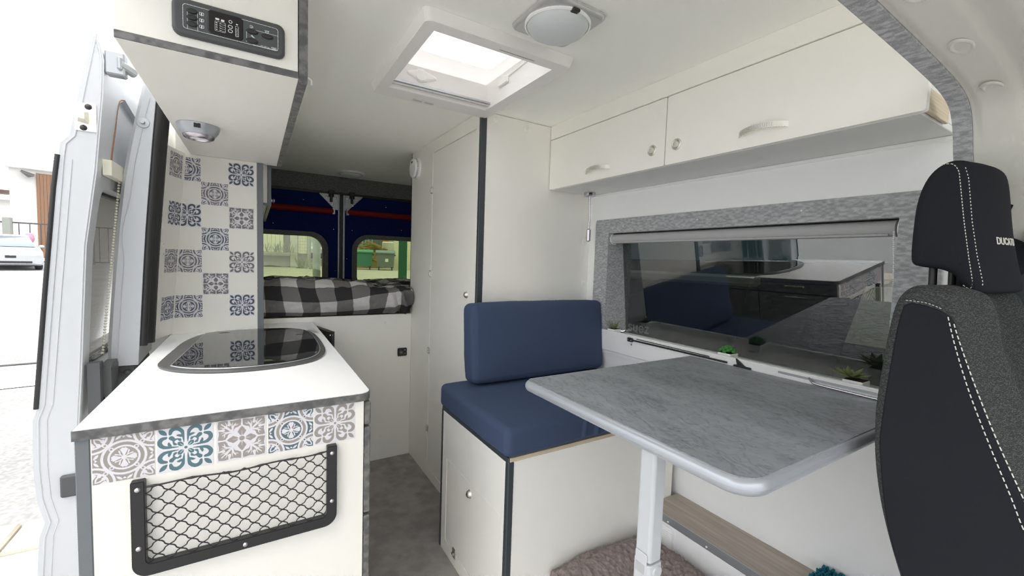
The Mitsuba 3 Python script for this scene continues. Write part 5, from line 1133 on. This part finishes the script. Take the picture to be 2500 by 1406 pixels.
bpart('roof', 0, 62, hullpts(*[(x, y, z) for x in (-9.5, 1.5) for y, z in ((-0.5, 5.9), (0.0, 6.1), (4, 7.3), (8, 6.1))]), BROOF, HS)
bpart('eave', 0, 62, bx(-9.5, 2.3, -0.6, 0.0, 5.0, 5.45, 0.02), BWALL, HS)
for k in range(4): bpart('bracket', 0, 62, bx(-4 + k * 1.7, -3.5 + k * 1.7, -0.3, 0.0, 4.5, 5.0, 0.02), BWALL, HS)
# behind the van: cream building, concrete pillars, weeds
CB = thing('cream_building', 'cream workshop building with corrugated doors seen through the rear windows', 'building')
RB = 31.0
bpart('wall', 690, RB, bx(-8, 1.65, 0, 3, -0.4, 8.0, 0.02), BGREYW, CB)
for k in range(14): bpart('door_panel', 690, RB, bx(-3.15 + 0.23 * k, -2.93 + 0.23 * k, -0.14, 0.0, 0.95, 6.0, 0.02), BYEL, CB)
bpart('door_jamb', 690, RB, bx(0.08, 0.42, -0.20, 0.0, 0.75, 6.0, 0.02), BDARK, CB)
bpart('pillar', 690, RB, bx(0.43, 0.85, -0.30, 0.0, -0.4, 6.0, 0.02), CONC, CB)
bpart('sill', 690, RB, bx(-3.3, 0.42, -0.40, 0.0, 0.72, 0.92, 0.02), CONC, CB)
for i in range(4):
    for j in range(12): bpart('wall_tile', 690, RB, bx(0.88 + 0.135 * i, 1.01 + 0.135 * i, -0.12, 0.0, 0.9 + 0.2 * j, 1.09 + 0.2 * j, 0.006), BYEL, CB)
bpart('downpipe', 690, RB, bx(1.43, 1.57, -0.25, 0.0, 0.1, 6.0, 0.04), BGREYW, CB)
def weed(u, r, sp, hgt, seed, lab):
    g = np.random.default_rng(seed); ms_ = []
    for k in range(46):
        a = g.uniform(0, 2 * math.pi); x, y = sp * g.normal(), 0.2 * g.normal(); h_ = hgt * g.uniform(0.4, 1)
        ms_.append(blade([x, y, 0], [0.6 * math.cos(a), 0.6 * math.sin(a), 1.0], h_, 0.03 * h_ + 0.012, 0.006))
    ms_.append(bx(-2.4 * sp, 2.4 * sp, -0.5, 0.5, -0.03, 0.02, 0.01))
    solo('weed', place(cat_(ms_), u, r), OLIVE, lab, 'plant')
weed(737, RB - 1.0, 0.13, 0.80, 5, 'grey-green weed clump at the foot of the pillar seen through the rear window')
weed(764, RB - 1.6, 0.09, 0.45, 6, 'low weed patch beside the downpipe seen through the rear window')
d0 = at(680, RB - 0.3)
g = np.random.default_rng(8)
solo('weed', place(cat_([blade([0.45 * g.normal(), 0.05 * g.normal(), 0], [0.7 * math.cos(a), 0.3 * math.sin(a), 1], 0.35 + 0.4 * g.random(), 0.03, 0.006) for a in g.uniform(0, 6.3, 40)] + [bx(-1.2, 1.2, -0.1, 0.1, -0.005, 0.02, 0.004)]), 678, RB - 0.62, 0, 0.93), OLIVE, 'spiky weeds growing on the workshop sill seen through the rear window', 'plant')
GP = solo('lamp_post', place(cat_([lathe([(0, 0), (0.13, 0), (0.13, 6), (0, 6)], [0, 0, 0], (0, 0, 1), 20)]), 773, 17.0), mat('m_post_grey', pr((0.20, 0.25, 0.23), 0.5, 0.4)), 'grey green round post behind the van seen in the rear window', 'post')
# car edge behind the post
C2 = thing('parked_car', 'white car parked near the workshop seen beside the post in the rear window', 'car')
for nm, m_, mt in (('body', hullpts(*[(x, y, z) for x in (-0.85, 0.85) for y, z in ((0, 0.3), (0, 0.75), (0.9, 0.95), (3.8, 0.95), (3.9, 0.3))]), CARS), ('cabin', hullpts((-0.7, 0.9, 0.95), (0.7, 0.9, 0.95), (-0.6, 1.6, 1.45), (0.6, 1.6, 1.45), (-0.6, 3, 1.45), (0.6, 3, 1.45), (-0.7, 3.6, 0.95), (0.7, 3.6, 0.95)), CARG),
                   ('bumper', bx(-0.86, 0.86, -0.04, 0.1, 0.15, 0.45, 0.03), CARD), ('wheel', lathe([(0, -0.9), (0.3, -0.9), (0.3, 0.9), (0, 0.9)], [0, 0.8, 0.31], (1, 0, 0), 20), CARD), ('wheel', lathe([(0, -0.9), (0.3, -0.9), (0.3, 0.9), (0, 0.9)], [0, 3.1, 0.31], (1, 0, 0), 20), CARD)):
    obj(nm, place(m_, 776, 36.0, 0.5, 0.55), mt, C2, smooth=40)
C2b = bx(-3, 3, -0.5, 6, -0.5, 0.55, 0.02)
solo('loading_bank', place(C2b, 776, 36.0, 0.5, -0.01), BGREYW, 'concrete bank carrying the white car near the workshop', 'bank')
# wheelie containers
def container(u, r, w, mt, lidm, lab, sticker):
    t = thing('waste_container', lab, 'waste container')
    P_ = lambda m_: place(m_, u, r)
    obj('body', P_(hullpts(*[(sx * x, y, z) for sx in (-1, 1) for x, y, z in ((w * 0.44, -0.45, 0.22), (w * 0.44, 0.45, 0.22), (w * 0.5, -0.55, 1.08), (w * 0.5, 0.55, 1.08))])), mt, t)
    obj('lid', P_(hullpts(*[(sx * w * 0.53, y, z) for sx in (-1, 1) for y, z in ((-0.62, 1.09), (-0.62, 1.16), (0.0, 1.32), (0.6, 1.24), (0.6, 1.09))])), lidm, t, label='container lid')
    for sx in (-1, 1):
        for yy in (-0.38, 0.38): obj('wheel', P_(cat_([lathe([(0, -0.03), (0.10, -0.03), (0.10, 0.03), (0, 0.03)], [sx * w * 0.36, yy, 0.10], (1, 0, 0), 14), bx(sx * w * 0.36 - 0.05, sx * w * 0.36 + 0.05, yy - 0.06, yy + 0.06, 0.12, 0.23, 0.01)])), CARD, t)
        obj('grip', P_(bx(sx * w * 0.53 - 0.04, sx * w * 0.53 + 0.04, -0.2, 0.2, 0.95, 1.05, 0.02)), mt, t)
    if sticker: obj('sticker', P_(bx(-0.02, 0.18, -0.515, -0.49, 0.55, 0.76, 0.002)), PRINTW, t)
    return t
container(886, 29.9, 1.22, BINGREEN, BINGREEN, 'green wheeled waste container seen through the rear window by the wardrobe', False)
container(941, 29.5, 1.16, BINGREY, BINLID, 'grey wheeled waste container with blue lid seen through the rear window', True)
YD = thing('scrap_pile', 'pile of yellowish timber and scrap behind the waste containers', 'pile')
g = np.random.default_rng(4)
for k in range(26):
    mm = bx(-0.9 * g.uniform(.5, 1), 0.9 * g.uniform(.5, 1), -0.07, 0.07, -0.06, 0.06, 0.01); mm.apply_transform(trimesh.transformations.euler_matrix(g.uniform(-.3, .3), g.uniform(-.35, .35), g.uniform(-.8, .8))); mm.apply_translation([g.uniform(-0.8, 0.6), g.uniform(-0.5, 0.5), 0.2 + 0.062 * k])
    obj('plank', place(mm, 900, 33.5), TIMBER, YD)
obj('base', place(bx(-1.3, 1.0, -0.6, 0.6, 0, 1.2, 0.02), 900, 33.9), TIMBER, YD)
BT = thing('corrugated_sheet', 'blue corrugated sheets leaning above the scrap pile', 'sheet')
for k in range(7): obj('rib', place(bx(-0.9 + 0.25 * k, -0.72 + 0.25 * k, 0, 0.12, 0.8, 3.0, 0.03), 906, 35.0), BLUETARP, BT)
solo('orange_crate', place(bx(-0.55, 0.55, -0.3, 0.3, 0.0, 2.35, 0.05), 932, 36.8), ORANGE, 'orange brown crate stack behind the grey waste container', 'crate')
solo('white_tank', place(bx(-0.6, 0.55, -0.3, 0.3, 0, 2.1, 0.08), 951, 36.0), PLASW, 'white tank beyond the grey waste container', 'tank')
SH = thing('cream_shed', 'cream shed wall with green door post seen at the edge of the rear window', 'shed')
obj('wall', place(bx(0, 3.0, 0, 5, -0.4, 7, 0.02), 961, 30.6), BYEL, SH)
solo('canopy_beam', place(bx(-3.4, -0.05, 1.4, 1.8, 2.75, 3.2, 0.02), 961, 31.5), BGREYW, 'grey canopy beam over the scrap beside the cream shed', 'beam')
solo('green_post', place(bx(-0.15, 0.15, -0.15, 0.15, -0.2, 7, 0.01), 983, 16.0), GRNPOST, 'dark green square post standing behind the van', 'post')
solo('back_wall', place(bx(-9, 12, 0, 0.5, -0.5, 9, 0), 930, 46.0), BGREYW, 'grey green wall closing the yard far behind the waste containers', 'wall')
# yard on the window side: navy container with lettering, dark wall
RC = thing('skip_container', 'dark navy waste skip with pale lettering seen dimly through the tinted window', 'skip')
gzr = gz_(5)
def zr(x, y): return gz_at(x, y)
obj('body', hullpts(*[(x, y, z) for x, y, z in ((3.15, 2.0, -0.3), (3.15, 4.6, -0.3), (3.05, 1.7, 1.12), (3.05, 4.9, 1.12), (5.0, 2.0, -0.3), (5.0, 4.6, -0.3), (5.1, 1.7, 1.12), (5.1, 4.9, 1.12))]), CONTN, RC)
obj('rim', [bx(3.0, 3.12, 1.65, 4.95, 1.10, 1.18, 0.02)], mat('m_skip_rim', pr((0.22, 0.24, 0.22), 0.5, 0.4)), RC)
obj('lettering', text('suez', 0.085, frame([3.078, 2.86, 0.60], [0, -1, 0], [0, 0, 1]), 0.004), PRINTW, RC, label='pale logo lettering')
obj('logo', ext(unary_union([ring(disc(0, 0, 0.055), 0.012), ring(disc(0.02, 0.0, 0.028), 0.009)]), 0.004, frame([3.078, 2.93, 0.625], [0, -1, 0], [0, 0, 1])), PRINTW, RC)
obj('foot', bx(3.3, 4.9, 2.1, 4.5, -0.42, -0.29, 0.02), CARD, RC)
DW = thing('dark_building', 'dark building wall with pale windows seen dimly through the tinted window', 'building')
obj('wall', bx(7.0, 9.0, -12.0, 16.0, -0.5, 7.0, 0), DGREEN, DW)
for k in range(9): obj('window', bx(6.95, 7.0, -3.0 + 1.25 * k, -2.05 + 1.25 * k, 0.25, 1.05, 0.01), BYEL, DW)
obj('band', bx(6.93, 7.0, -4.0, 9.0, 1.35, 1.75, 0.01), BLUETARP, DW)
